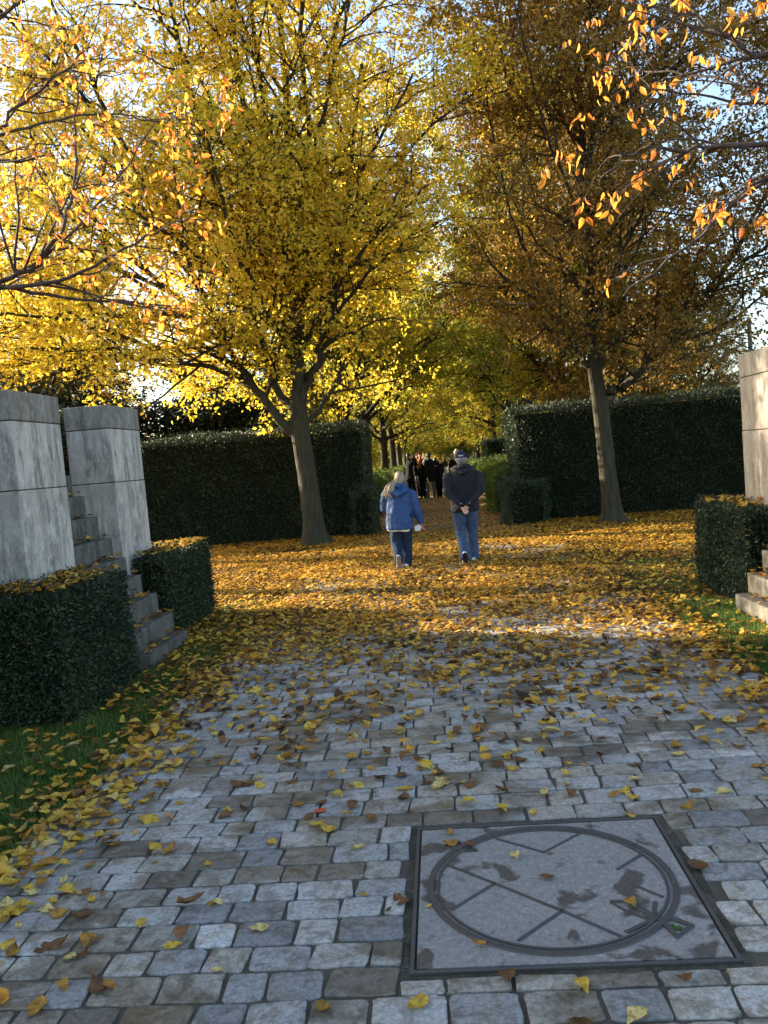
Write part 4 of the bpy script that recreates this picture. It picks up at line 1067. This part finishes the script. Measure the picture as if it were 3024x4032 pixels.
M['eye'] = simple('eye_dark', (.02, .015, .012), .2, .5)
M['beige_strap'] = simple('pale_strap', (.42, .40, .38), .6, .3)

def V3(*a): return Vector(a)
GZ = .034
# --- man in navy parka, hands clasped behind his back, walking away
def man():
    J = dict(hip=(0, 0, .86), chest=(0, .02, 1.24), neck=(0, .02, 1.40), head=(-.005, .05, 1.525),
             hips=[(-.085, 0, .82), (.085, 0, .82)], knee=[(-.082, .02, .455), (.078, .10, .455)], ankle=[(-.055, -.17, .130), (.078, .10, .078)],
             sh=[(-.185, .0, 1.315), (.185, .0, 1.315)], el=[(-.225, -.10, 1.05), (.225, -.10, 1.05)], wr=[(-.045, -.205, .860), (.045, -.215, .862)],
             hand=[((.42, -.06, -.90), (.85, .15, .38), .35, 1), ((-.62, -.03, -.72), (-.72, -.05, .62), .9, 1)])
    o = body((.345, 12.25, GZ), 0, J, 'man in navy hooded parka and cap walking away with hands clasped behind', vox=.007, facedir=(-.05, 1, -.06), hs=.97)
    o.scale = (1.08, 1.05, 1.0)
    # parka
    prof = [(.745, .195, .135, -.01, 0), (.80, .198, .138, -.01, 0), (.95, .190, .13, 0, 0), (1.12, .196, .125, .0, 0), (1.26, .205, .12, .0, 0), (1.34, .175, .105, .0, 0), (1.40, .09, .085, .01, 0), (1.435, .075, .08, .015, 0)]
    j = sleeve_jacket(o, J, M['navy'], prof, (.075, .068, .058, .046), 'parka', .018)
    bm = bmesh.new()
    loft(bm, [(-.125, .02, 1.385), (-.07, -.075, 1.35), (0, -.115, 1.325), (.07, -.075, 1.35), (.125, .02, 1.385)], [(.03, .045), (.04, .06), (.045, .07), (.04, .06), (.03, .045)], 12, (0, 0, 1))
    loft(bm, [(-.09, .0, 1.42), (0, -.075, 1.42), (.09, .0, 1.42)], [(.025, .035), (.03, .045), (.025, .035)], 10, (0, 0, 1))
    fuse('hood', bm, M['navy'], j, .010, 4, .015)
    for k, x in ((0, -.055), (1, .058)):
        bm = bmesh.new(); bmesh.ops.create_uvsphere(bm, u_segments=8, v_segments=6, radius=.009, matrix=Matrix.Translation((x, -.252, .885)))
        bm_obj('cuff_button', bm, M['beige_strap'], j, True)
    trousers(o, J, M['denim'], .162, .092, .074, .070, .02, 'jeans')
    shoe(o, J['ankle'][0], (.03, .42, -.91), (0, .91, .42), M['offwhite'], M['rubber'])
    shoe(o, J['ankle'][1], (.14, 1, 0), (0, 0, 1), M['offwhite'], M['rubber'])
    hc = V3(*J['head'])
    bm = bmesh.new()
    loft(bm, [hc + V3(0, -.014, -.036), hc + V3(0, -.016, -.015), hc + V3(0, -.014, .02)], [(.070, .088), (.077, .097), (.077, .098)], 16)
    fuse('hair', bm, M['hair_grey'], o, .008, 2, .006)
    bm = bmesh.new()
    loft(bm, [hc + V3(0, -.008, .018), hc + V3(0, -.008, .055), hc + V3(0, -.006, .092), hc + V3(0, .0, .112)], [(.083, .104), (.082, .102), (.064, .080), (.03, .04)], 18)
    loft(bm, [hc + V3(0, .07, .025), hc + V3(0, .14, .022), hc + V3(0, .175, .010)], [(.075, .012), (.07, .009), (.045, .007)], 14)
    cap = fuse('cap', bm, M['capcloth'], o, .007, 2)
    bm = bmesh.new()
    q = bmesh.ops.create_uvsphere(bm, u_segments=14, v_segments=8, radius=1)
    for v in q['verts']: v.co = Vector((v.co.x * .036, v.co.y * .012 - .101, v.co.z * .015 + .047)) + hc
    bm_obj('cap_opening', bm, M['beige_strap'], cap, True)
man()

def woman():
    J = dict(hip=(.02, 0, .72), chest=(0, .05, 1.05), neck=(.0, .09, 1.19), head=(.035, .155, 1.275),
             hips=[(-.06, 0, .70), (.085, 0, .70)], knee=[(-.085, .03, .40), (.07, .08, .39)], ankle=[(-.055, -.14, .155), (.05, .08, .078)],
             sh=[(-.165, .03, 1.125), (.175, .03, 1.125)], el=[(-.225, .12, .88), (.245, .02, .885)], wr=[(-.12, .26, .80), (.30, .03, .655)],
             hand=[((.5, .8, .1), (0, .2, 1), .5, 1), ((.05, .1, -1), (-.2, .9, 0), .75, 1)])
    o = body((-.618, 12.1, GZ), 0, J, 'woman in blue hooded jacket with long fair hair walking away, head bowed', vox=.007, facedir=(.12, .85, -.52), hs=.93)
    prof = [(.565, .205, .15, .0, -.01), (.60, .208, .152, .0, -.01), (.75, .20, .145, .01, -.005), (.90, .186, .132, .02, 0), (1.03, .182, .125, .03, 0), (1.13, .155, .11, .045, 0), (1.19, .085, .085, .075, 0), (1.225, .07, .08, .09, .005)]
    j = sleeve_jacket(o, J, M['blue'], prof, (.074, .072, .066, .056), 'jacket', .022)
    bm = bmesh.new()
    loft(bm, [(-.12, .06, 1.17), (-.085, -.055, 1.125), (0, -.105, 1.085), (.085, -.05, 1.13), (.12, .06, 1.18)], [(.03, .05), (.045, .07), (.055, .085), (.045, .07), (.03, .05)], 12, (0, 0, 1))
    loft(bm, [(-.08, .02, 1.215), (0, -.045, 1.20), (.08, .02, 1.22)], [(.03, .05), (.035, .055), (.03, .05)], 10, (0, 0, 1))
    fuse('hood', bm, M['blue'], j, .010, 4, .018)
    bm = bmesh.new()
    loft(bm, [(-.03, .0, .545), (-.025, .0, .60)], [(.178, .132), (.178, .132)], 20, caps=False)
    fuse('shirt_hem', bm, M['white'], o, .012, 2, .02)
    trousers(o, J, M['denim_dark'], .175, .104, .082, .074, .022, 'trousers')
    shoe(o, J['ankle'][0], (.02, .30, -.95), (0, .95, .30), M['offwhite'], M['tanrubber'], .25)
    shoe(o, J['ankle'][1], (.10, 1, 0), (0, 0, 1), M['offwhite'], M['tanrubber'], .25)
    hc = V3(*J['head'])
    rg = random.Random(3)
    bm = bmesh.new()
    loft(bm, [hc + V3(0, -.06, -.07), hc + V3(0, -.045, -.02), hc + V3(0, -.02, .035), hc + V3(.0, .02, .08), hc + V3(.0, .05, .098)], [(.070, .06), (.083, .085), (.085, .10), (.072, .09), (.04, .05)], 16)
    for k in range(44):
        t = (k % 22) / 21
        a = hc + V3(-.085 + .05 * t, -.05 - .04 * t, .02 - .05 * t)
        tip = V3(-.225 + .17 * t + rg.uniform(-.02, .02), -.05 - .085 * math.sin(t * 2.6) + rg.uniform(-.01, .01), 1.075 + .05 * t * t + rg.uniform(-.05, .04))
        md = (a + tip) / 2 + V3(-.02 + .01 * rg.random(), -.03, .03)
        r = rg.uniform(.008, .016)
        loft(bm, [a, md, tip], [r, r * 1.15, r * .35], 7)
    fuse('hair', bm, M['hair_blond'], o, .0065, 1, .006)
    bm = bmesh.new()
    loft(bm, [hc + V3(-.075, -.055, -.005), hc + V3(-.02, -.108, .015), hc + V3(.06, -.085, -.02), hc + V3(.098, .0, -.055)], [(.028, .014), (.034, .016), (.042, .018), (.04, .016)], 10, (0, 0, 1))
    loft(bm, [hc + V3(.03, -.095, -.04), hc + V3(.075, -.06, -.09), hc + V3(.085, .0, -.12)], [(.035, .02), (.05, .025), (.045, .025)], 10, (0, 0, 1))
    fuse('scarf', bm, M['scarf'], o, .009, 3, .012)
    # folded sheet in her right hand
    bm = bmesh.new()
    pts = [(-.062, .0, .012), (.0, .006, .045), (.045, 0, .055), (.05, .0, .015), (.02, -.006, -.045), (-.055, .0, -.055)]
    f = [bm.verts.new((x, y - .0025, z)) for x, y, z in pts]; b = [bm.verts.new((x, y + .0025, z)) for x, y, z in pts]
    bm.faces.new(f); bm.faces.new(b[::-1])
    for i in range(6): bm.faces.new((f[i], b[i], b[(i + 1) % 6], f[(i + 1) % 6]))
    p = bm_obj('folded_paper', bm, M['paper']); p.location = (-.618 + .262, 12.1 + .025, GZ + .575)
    tag(p, 'folded white sheet of paper held in the right hand of the woman in blue', 'paper')
woman()

GG = 'group of people in dark coats on the avenue'
def simple_person(loc, rz, J, label, coat, prof, trs, shoes, sole, hair, facedir=(0, 1, 0), group=None, arm=(.07, .062, .052, .045), extra=None, hairstyle='short', eyes=False, hs=1.0):
    o = body(loc, rz, J, label, group=group, facedir=facedir, vox=.0095, hs=hs)
    j = sleeve_jacket(o, J, coat, prof, arm, 'coat', .02, vox=.015)
    if trs: trousers(o, J, trs, .155, .085, .062, .056, .014)
    for k in (0, 1):
        an = V3(*J['ankle'][k]); kn = V3(*J['knee'][k])
        shoe(o, an, J.get('toe', [(0, 1, 0), (0, 1, 0)])[k], (0, 0, 1), shoes, sole)
    hc = V3(*J['head']); f = Vector(facedir).normalized(); x = f.cross(V3(0, 0, 1)).normalized(); u = x.cross(f)
    W_ = lambda a, b, e: hc + x * a + f * b + u * e
    if hair:
        bm = bmesh.new()
        if hairstyle == 'long':
            loft(bm, [W_(0, -.05, -.16), W_(0, -.055, -.08), W_(0, -.035, 0), W_(0, -.02, .06), W_(0, 0, .105)], [(.07, .05), (.085, .065), (.087, .085), (.083, .098), (.045, .06)], 14, x)
        else:
            loft(bm, [W_(0, -.045, -.045), W_(0, -.035, 0), W_(0, -.015, .06), W_(0, .0, .10), W_(0, .01, .125)], [(.066, .058), (.078, .078), (.081, .098), (.07, .088), (.04, .05)], 14, x)
        fuse('hair', bm, hair, o, .010, 2, .01)
    if eyes:
        for k in (-1, 1):
            bm = bmesh.new(); bmesh.ops.create_uvsphere(bm, u_segments=8, v_segments=6, radius=.013, matrix=Matrix.Translation(W_(k * .03, .083, .008)))
            bm_obj('eye', bm, M['eye'], o, True)
    if extra: extra(o, J, W_)
    return o

def stand(w=.09, **kw):
    J = dict(hip=(0, 0, .92), chest=(0, 0, 1.34), neck=(0, 0, 1.50), head=(0, .02, 1.63), hips=[(-.09, 0, .88), (.09, 0, .88)],
             knee=[(-w, .02, .49), (w, .02, .49)], ankle=[(-w, 0, .085), (w, 0, .085)],
             sh=[(-.19, 0, 1.42), (.19, 0, 1.42)], el=[(-.25, -.02, 1.13), (.25, -.02, 1.13)], wr=[(-.24, .1, .88), (.24, .1, .88)])
    J.update(kw); return J
LONG = [(.62, .25, .19, -.01, 0), (.70, .245, .185, -.01, 0), (.95, .20, .15, 0, 0), (1.12, .178, .125, 0, 0), (1.32, .20, .125, 0, 0), (1.42, .17, .10, 0, 0), (1.49, .085, .08, .01, 0), (1.53, .07, .075, .015, 0)]
SHORT = [(.76, .195, .14, 0, 0), (.95, .188, .135, 0, 0), (1.15, .19, .125, 0, 0), (1.34, .205, .122, 0, 0), (1.43, .17, .10, 0, 0), (1.50, .085, .08, .01, 0), (1.53, .07, .075, .015, 0)]

# photographer: faces right, both hands raised to a camera at the face
def camera_hand(o, J, W_): pass
Jp = stand(.08, el=[(-.22, .23, 1.36), (.22, .25, 1.34)], wr=[(-.07, .17, 1.58), (.08, .18, 1.57)], head=(0, .02, 1.64),
           hand=[((.45, .2, .6), (.3, .9, .1), 1.0, 1), ((-.45, .2, .6), (-.3, .9, .1), 1.0, 1)], ankle=[(-.07, -.03, .085), (.07, .16, .085)], knee=[(-.08, .0, .49), (.07, .10, .49)])
simple_person((-1.10, 31.5, .01), R(-72), Jp, 'person in long black coat with raised elbows photographing the group', M['black'], [(q[0] + .04, *q[1:]) for q in LONG], M['black'], M['black'], M['rubber'], M['hair_dark'], group=GG)
bm = bmesh.new()
box(bm, -.06, .06, -.03, .03, -.04, .04, .008); bmesh.ops.create_cone(bm, cap_ends=True, segments=16, radius1=.032, radius2=.030, depth=.06, matrix=Matrix.Translation((0, .055, 0)) @ Matrix.Rotation(R(90), 4, 'X'))
p = bm_obj('photo_camera', bm, M['rubber']); p.rotation_euler = (0, 0, R(-72)); p.location = (-1.10 + .19 * math.cos(R(18)), 31.5 + .19 * math.sin(R(18)), 1.65)
tag(p, 'small black camera held up to the face of the photographing person', 'camera')

# man facing us in black with a rust scarf
def scarf_front(o, J, W_):
    bm = bmesh.new()
    loft(bm, [(-.10, -.01, 1.50), (-.05, .09, 1.46), (.05, .09, 1.46), (.10, -.01, 1.50)], [(.045, .03)] * 4, 10, (0, 0, 1))
    loft(bm, [(.04, .11, 1.45), (.07, .135, 1.30), (.08, .14, 1.18)], [(.06, .02), (.07, .022), (.065, .015)], 10)
    fuse('scarf', bm, M['orange'], o, .010, 3, .012)
simple_person((-.66, 31.9, .01), R(180), stand(.075, head=(0, .03, 1.655)), 'dark haired man facing the camera in black coat and rust orange scarf', M['black'], SHORT, M['black'], M['black'], M['rubber'], M['hair_dark'], group=GG, extra=scarf_front, eyes=True)

# young man in black jacket and grey jeans, back to us, arm round his neighbour
def fur_collar(o, J, W_):
    bm = bmesh.new()
    loft(bm, [(-.02, -.10, 1.50), (-.10, -.07, 1.49), (-.17, -.08, 1.44), (-.20, -.10, 1.36), (-.20, -.105, 1.30)], [(.05, .035), (.055, .035), (.05, .035), (.04, .03), (.022, .02)], 10, (0, 0, 1))
    fuse('fleece_hood', bm, M['fur'], o, .010, 3, .016)
    bm = bmesh.new()
    loft(bm, [(-.10, -.12, .80), (-.08, -.125, .62), (-.075, -.12, .58)], [(.03, .012), (.022, .012), (.012, .008)], 8)
    fuse('shirt_tail', bm, M['white'], o, .010, 2)
Jb = stand(.12, el=[(-.26, .12, 1.15), (.26, .03, 1.36)], wr=[(-.15, .25, 1.2), (.36, .06, 1.34)], head=(.02, .03, 1.62), ankle=[(-.115, 0, .085), (.13, .02, .085)])
simple_person((-.345, 31.2, .01), 0, Jb, 'young man with pale fleece hood, black jacket and grey jeans, back turned', M['black'], [(.66, .205, .14, 0, 0)] + SHORT[1:], M['greyjean'], M['charcoal'], M['offwhite'], M['hair_dark'], (.25, 1, 0), GG, extra=fur_collar)

# hunched person in a long black coat on the right
Jc = stand(.06, chest=(-.03, .06, 1.20), neck=(-.05, .14, 1.32), head=(-.05, .20, 1.40), sh=[(-.18, .05, 1.26), (.15, .05, 1.26)], el=[(-.2, .2, 1.05), (.22, .10, 1.0)], wr=[(-.12, .3, .95), (.16, .24, .85)])
simple_person((-.03, 31.7, .01), R(8), Jc, 'hunched person in ankle length black coat under the arm of the young man', M['black'], [(.36, .235, .17, 0, .04), (.6, .215, .16, 0, .03), (.9, .18, .14, .02, .02), (1.1, .175, .125, .05, 0), (1.24, .16, .11, .08, -.02), (1.32, .08, .08, .13, -.04)], M['black'], M['black'], M['rubber'], M['hair_dark'], (-.3, 1, -.5), GG, hairstyle='long')

# person in rust hat behind them
def rust_hat(o, J, W_):
    bm = bmesh.new(); loft(bm, [W_(0, -.01, .03), W_(0, -.01, .08), W_(0, -.005, .115)], [(.085, .104), (.08, .098), (.045, .055)], 14)
    fuse('hat', bm, M['orange'], o, .010, 2, .006)
simple_person((-.80, 33.4, .01), R(170), stand(.08), 'person in rust orange hat mostly hidden behind the dark haired man', M['charcoal'], LONG, M['black'], M['black'], M['rubber'], None, group=GG, extra=rust_hat)

# blond person partly hidden behind the capped man
simple_person((.62, 27.2, .01), R(5), stand(.08, ankle=[(-.08, -.1, .085), (.08, .14, .085)], knee=[(-.08, .02, .49), (.08, .12, .49)]), 'pale blond person in black coat half hidden behind the capped man', M['black'], LONG, M['black'], M['black'], M['rubber'], M['hair_pale'], hairstyle='long', hs=.97)
# distant walker in dark top and pale skirt
def skirt(o, J, W_):
    bm = bmesh.new(); loft(bm, [(0, 0, .38), (0, 0, .6), (0, 0, .85), (0, 0, 1.0)], [(.21, .17), (.20, .16), (.17, .13), (.14, .11)], 16, caps=False)
    fuse('skirt', bm, M['linen'], o, .014, 3, .03)
simple_person((.42, 57, .01), 0, stand(.08, ankle=[(-.08, -.1, .085), (.08, .14, .085)], knee=[(-.08, .02, .49), (.08, .12, .49)]), 'distant walker in charcoal top and cream skirt far up the avenue', M['charcoal'], [(.95, .17, .13, 0, 0)] + SHORT[2:], None, M['offwhite'], M['tanrubber'], M['hair_dark'], extra=skirt).scale = (.82, .82, .80)

# ------------------------------------------------------------------ fallen leaves and grass
rgl = np.random.default_rng(77)
def project(P):
    Q = P - np.array([0, 0, CAMH]); z = Q @ CF
    u = 1512 + FPX * (Q @ CR) / z; v = 2016 - FPX * (Q @ CU) / z
    return u, v, z

def n2(x, y, s, ph=0.0):
    return (np.sin(x * s + ph) * np.sin(y * s * 1.13 + 1.7 * ph) + .7 * np.sin(x * s * 2.3 + y * s * 1.7 + ph * 3) + .5 * np.sin(x * s * 4.1 - y * s * 3.7 + ph)) / 2.2

def density(x, y):
    d = np.interp(y, [2, 3.2, 4.2, 5.2, 6.3, 7.5, 8.7, 10, 14, 18.5, 22, 30, 60], [15, 19, 36, 84, 200, 480, 860, 860, 800, 170, 90, 80, 60])
    e = np.exp(-((x + 1.96) / .24) ** 2) * np.interp(y, [2.2, 3.2, 4.2, 6, 9], [60, 420, 560, 520, 240])
    e += np.exp(-((x - 1.98) / .24) ** 2) * np.interp(y, [2.2, 5, 6, 9], [60, 300, 450, 300])
    vg = np.where((x < -2.1), np.interp(y, [2, 3.2, 4.6, 6, 8, 10], [60, 80, 100, 115, 400, 760]), 0)
    vg = np.where(x > 2.1, np.interp(y, [2, 5, 6.5, 8, 10, 12], [60, 80, 100, 140, 400, 760]), vg)
    base = np.where(np.abs(x) > 2.1, np.maximum(vg, np.where(y > 14, 700, 0)), d)
    cl = 1 + .75 * n2(x, y, 1.1, .5) + .5 * n2(x, y, 3.4, 2.0)
    return (base + e) * np.clip(cl, .2, 2.2)

def in_box(x, y, b): return (x > b[0]) & (x < b[1]) & (y > b[2]) & (y < b[3])
SOLID = [(-4.6, -2.66, 5.42, 6.9), (-4.6, -2.6, 6.85, 7.9), (-4.6, -2.82, 8.1, 9.55), (2.7, 4.8, 7.88, 9.2), (2.6, 4.8, 5.3, 7.82)]

def scatter():
    n = 640000
    # more candidates near than far
    y = np.concatenate([rgl.uniform(1.9, 9, n // 2), rgl.uniform(9, 20, n // 3), rgl.uniform(20, 60, n // 6)])
    hw = np.interp(y, [2, 9, 20, 60], [4.2, 6.5, 9.5, 4.5])
    x = rgl.uniform(-1, 1, len(y)) * hw + np.where(y < 9, -.3, 0)
    reg = np.where(y < 9, 0, np.where(y < 20, 1, 2))
    dens_c = np.choose(reg, [n // 2 / 7.1, n // 3 / 11., n // 6 / 40.]) / (2 * hw)
    keep = rgl.random(len(y)) < density(x, y) / dens_c
    for b in SOLID: keep &= ~in_box(x, y, b)
    for fx, fy in ((.29, 12.08), (.42, 12.37), (-.67, 11.97), (-.56, 12.2)): keep &= (x - fx) ** 2 + (y - fy - .02) ** 2 > .115 ** 2
    x, y = x[keep], y[keep]
    z = np.where((np.abs(x) < 2.02) & (y < 15.2), .024, .012)
    pile = density(x, y)
    z = z + rgl.uniform(0, 1, len(x)) ** 1.5 * np.clip(pile / 400, 0, 1) * .018 + np.where(np.abs(x) > 2.05, np.where(y < 9, rgl.uniform(0, .035, len(x)), 0), 0)
    P = np.stack([x, y, z], 1)
    u, v, d = project(P)
    ok = (u > -250) & (u < 3274) & (v < 4250) & (d > .5)
    return P[ok]

def on_tops():
    tops = [((-4.6, -2.63, 5.40, 6.0), .905, 255), ((-3.12, -2.63, 5.40, 6.62), .905, 315), ((-3.12, -2.78, 8.06, 9.6), .85, 285), ((-4.3, -2.78, 8.76, 9.6), .85, 180),
            ((2.76, 3.06, 7.86, 9.25), .91, 170), ((2.76, 4.4, 8.66, 9.25), .91, 100), ((2.7, 4.0, 5.3, 6.62), .91, 120)]
    xs = [2.58, 2.70, 2.84, 2.98, 3.12, 3.24, 3.36, 3.47, 3.58]; zs = [.14, .33, .53, .72, .90, 1.10, 1.32, 1.53, 1.74]
    for i in range(8):
        tops.append(((-xs[i + 1] + .01, -xs[i], 6.9, 7.85), zs[i] - .016, 150)); tops.append(((xs[i] + .07, xs[i + 1] + .06, 6.8, 7.78), zs[i] - .016, 130))
    out = []
    for (x0, x1, y0, y1), z, dn in tops:
        k = int(abs(x1 - x0) * (y1 - y0) * dn) + 1
        out.append(np.stack([rgl.uniform(x0, x1, k), rgl.uniform(y0, y1, k), z + .022 + rgl.uniform(0, .03, k)], 1))
    return np.concatenate(out)

# leaf shape: 5 stations along the midrib, curled
def leaf_template(rg, curl, fold, twist):
    ts = np.array([0, .14, .34, .58, .80, 1.0]); ws = np.array([.012, .20, .31, .29, .16, 0.0])
    rows = []
    for t, w_ in zip(ts, ws):
        a = curl * (t - .45); zc = curl * .33 * (t - .45) ** 2 * 2.0 + .02 * rg.normal()
        w2 = w_ * (1 + rg.normal(0, .17)); tw = twist * (t - .5)
        c = np.array([0, t - .45, zc])
        l = c + np.array([w2 * math.cos(tw), 0, w2 * (fold + math.sin(tw))]); r = c + np.array([-w2 * math.cos(tw), 0, w2 * (fold - math.sin(tw)) * rg.uniform(.6, 1.2)])
        rows.append((c, l, r))
    V = np.array([p for r in rows for p in r])
    T = []
    for i in range(5):
        a, b = 3 * i, 3 * i + 3
        if i < 4: T += [[a, a + 1, b + 1], [a, b + 1, b], [a, b, b + 2], [a, b + 2, a + 2]]
        else: T += [[a, a + 1, b], [a, b, a + 2]]
    V = np.concatenate([V, [[-.006, -.62, V[0, 2] + .01], [.006, -.62, V[0, 2] + .01]]])       # stalk
    T += [[0, 18, 19]]
    V[:, 2] -= V[:, 2].min()
    return V, np.array(T)
TM = [leaf_template(rgl, c, f, t) for c, f, t in ((1.7, .2, .4), (-1.3, .25, -.4), (1.0, .6, .3), (.5, .15, .1), (1.1, .35, -.3), (-.8, .2, .4), (.2, .55, .0), (1.6, .1, .5), (-.4, -.25, -.3), (.9, .7, .2), (-1.2, .1, .1), (.1, .08, .05), (.6, -.15, -.5))]

def build_leaves(P, size):
    Vs, Fs, n0 = [], [], 0
    which = rgl.integers(0, len(TM), len(P))
    for k, (V, T) in enumerate(TM):
        sel = which == k; p = P[sel]; m = len(p)
        if not m: continue
        s = size[sel][:, None, None]
        a = rgl.uniform(0, 2 * np.pi, m); tx = rgl.normal(0, .2, m); ty = rgl.normal(0, .2, m)
        ca, sa = np.cos(a)[:, None], np.sin(a)[:, None]
        X, Y, Z = np.repeat(V[None, :, 0], m, 0), np.repeat(V[None, :, 1], m, 0), np.repeat(V[None, :, 2], m, 0)
        Z2 = Z + np.abs(tx[:, None]) * .0 + X * tx[:, None] + Y * ty[:, None]
        Z2 = Z2 - Z2.min(1, keepdims=True)
        W_ = np.stack([X * ca - Y * sa, X * sa + Y * ca, Z2], -1) * s + p[:, None]
        F = T[None] + (np.arange(m) * len(V))[:, None, None] + n0
        Vs.append(W_.reshape(-1, 3)); Fs.append(F.reshape(-1, 3)); n0 += m * len(V)
    return np.concatenate(Vs), np.concatenate(Fs)

PL = scatter()
szl = np.clip(rgl.normal(.068, .019, len(PL)) * np.interp(PL[:, 1], [4.5, 7, 10], [1.05, .88, .82]), .03, .115)
# the 300 that show largest lie as single things, the rest as one carpet
u, v, d = project(PL)
vis = (u > 10) & (u < 3014) & (v < 4022)
for b in SOLID: vis &= ~in_box(PL[:, 0], PL[:, 1], b)
app = np.where(vis, szl ** 2 / d ** 3, 0)
big = np.argsort(-app)[:296]
mask = np.ones(len(PL), bool); mask[big] = False
TP = on_tops()
allP = np.concatenate([PL[mask], TP]); alls = np.concatenate([szl[mask], np.clip(rgl.normal(.07, .012, len(TP)), .045, .10)])
V, F = build_leaves(allP, alls)
tag(np_obj('fallen_leaves', V, F, [M['litter']]), 'carpet of yellow and brown fallen leaves over the path, verges and hedge tops', 'leaves', kind='stuff')
print('litter', len(allP))

KIND = [('lf_yellow', 'golden yellow'), ('lf_pale', 'pale straw yellow'), ('lf_brown', 'dark brown'), ('lf_ochre', 'ochre brown')]
lm_cache = {}
def leaf_mesh(k, mat):
    if (k, mat) not in lm_cache:
        Vt, T = TM[k]; lm_cache[(k, mat)] = np_mesh('fallen_leaf', Vt, T, [M[mat]])
    return lm_cache[(k, mat)]
def single_leaf(p, s, mat, label, group, k=None, az=None):
    k = int(rgl.integers(0, len(TM))) if k is None else k
    o = bpy.data.objects.new('fallen_leaf', leaf_mesh(k, mat)); col.objects.link(o)
    o.location = p; o.scale = (s, s, s); o.rotation_euler = (rgl.normal(0, .08), rgl.normal(0, .08), rgl.uniform(0, 6.28) if az is None else az)
    return tag(o, label, 'leaf', group)
for i in big:
    p = PL[i]
    onpath = abs(p[0]) < 1.98
    if onpath and in_box(p[0], p[1], (CX0 - .02, CX1 + .02, CY0 - .02, CY1 + .02)): continue
    mi = int(rgl.choice(4, p=[.22, .20, .32, .26] if onpath and p[0] > -1.6 else [.5, .26, .06, .18]))
    mat, cname = KIND[mi]
    edge = -2.25 < p[0] <= -1.62 and p[1] > 2.7
    place = 'lying in the drift along the left edge of the cobbles' if edge else ('lying on the open grey cobbles' if onpath else ('lying on the left grass verge' if p[0] < 0 else 'lying on the right grass verge'))
    single_leaf(p, szl[i], mat, f'{cname} fallen leaf {place}', f'{cname} leaves {place}')
# leaves on the cover and a few with a place of their own
def gpix(u, v, z=.027):
    dd = CF + CR * (u - 1512) / FPX - CU * (v - 2016) / FPX
    t = (z - CAMH) / dd[2]; return np.array([0, 0, CAMH]) + dd * t
# positions measured on the ground (metres)
for (x, y, s, mat, lab, az) in [(.185, 3.23, .062, 'lf_pale', 'thin straw coloured leaf inside the ring of the cover, nearest its far rim', .3),
                            (.290, 3.055, .060, 'lf_brown', 'curled russet brown leaf at the middle of the cover', 1.5),
                            (.550, 2.845, .070, 'lf_ochre', 'ochre leaf beside the slot of the cover keyhole', .4),
                            (.015, 2.64, .055, 'lf_ochre', 'small ochre leaf on the near rim of the cover ring', 1.1),
                            (-.07, 3.36, .075, 'lf_ochre', 'curled ochre leaf over the far keyhole of the cover', 1.9),
                            (.01, 3.34, .055, 'lf_brown', 'brown leaf touching the ring beside the far keyhole of the cover', .2),
                            (-.07, 3.46, .052, 'lf_ochre', 'ochre leaf on the far corner of the cover', 1.2)]:
    single_leaf((x, y, .031), s, mat, lab, None, None, az)
q = gpix(1262, 3192); single_leaf((q[0], q[1], .027), .075, 'lf_red', 'bright red fallen leaf lying on the cobbles', None, 8, 1.3)
q = gpix(1025, 3655); single_leaf((q[0], q[1], .027), .075, 'lf_pale', 'straw yellow leaf curled like a boat above a brown one', None, 3, 1.6)

# grass blades on both verges
def grass():
    def patch(x0, x1, y0, y1, dn):
        k = int((x1 - x0) * (y1 - y0) * dn); x = rgl.uniform(x0, x1, k); y = rgl.uniform(y0, y1, k)
        ok = n2(x, y, 2.1, 4.0) > -.75
        for b in SOLID: ok &= ~in_box(x, y, b)
        return np.stack([x[ok], y[ok]], 1)
    Q = np.concatenate([patch(-4.6, -2.02, 2.2, 5.6, 8500), patch(-2.9, -2.02, 5.6, 8.2, 7000), patch(-2.9, -2.02, 8.2, 10.0, 1500),
                        patch(2.0, 2.9, 4.2, 8.0, 7500), patch(2.0, 3.2, 8.0, 11.2, 2000), patch(1.97, 2.2, 2, 4.2, 3000)])
    k = len(Q); h = rgl.uniform(.018, .055, k) * (1 + .35 * n2(Q[:, 0], Q[:, 1], 5, 1.0)); a = rgl.uniform(0, 6.283, k); wd = rgl.uniform(.0018, .0036, k)
    b = np.stack([Q[:, 0], Q[:, 1], np.full(k, .003)], 1)
    dx = np.stack([np.cos(a), np.sin(a), np.zeros(k)], 1); lean = np.stack([-np.sin(a), np.cos(a), np.zeros(k)], 1) * (rgl.normal(.3, .35, k) * h)[:, None]
    up = np.zeros((k, 3)); up[:, 2] = h
    V = np.stack([b - dx * wd[:, None], b + dx * wd[:, None], b + lean * .45 + up * .6 + dx * wd[:, None] * .7, b + lean * .45 + up * .6 - dx * wd[:, None] * .7, b + lean * 1.2 + up], 1).reshape(-1, 3)
    i = np.arange(k)[:, None] * 5
    tag(np_obj('grass', V, [np.concatenate([i + np.array([[0, 1, 2]]), i + np.array([[0, 2, 3]]), i + np.array([[3, 2, 4]])])], [M['grass']]), 'short damp green grass on the verges beside the cobbles', 'grass', kind='stuff')
    print('grass', k)
grass()
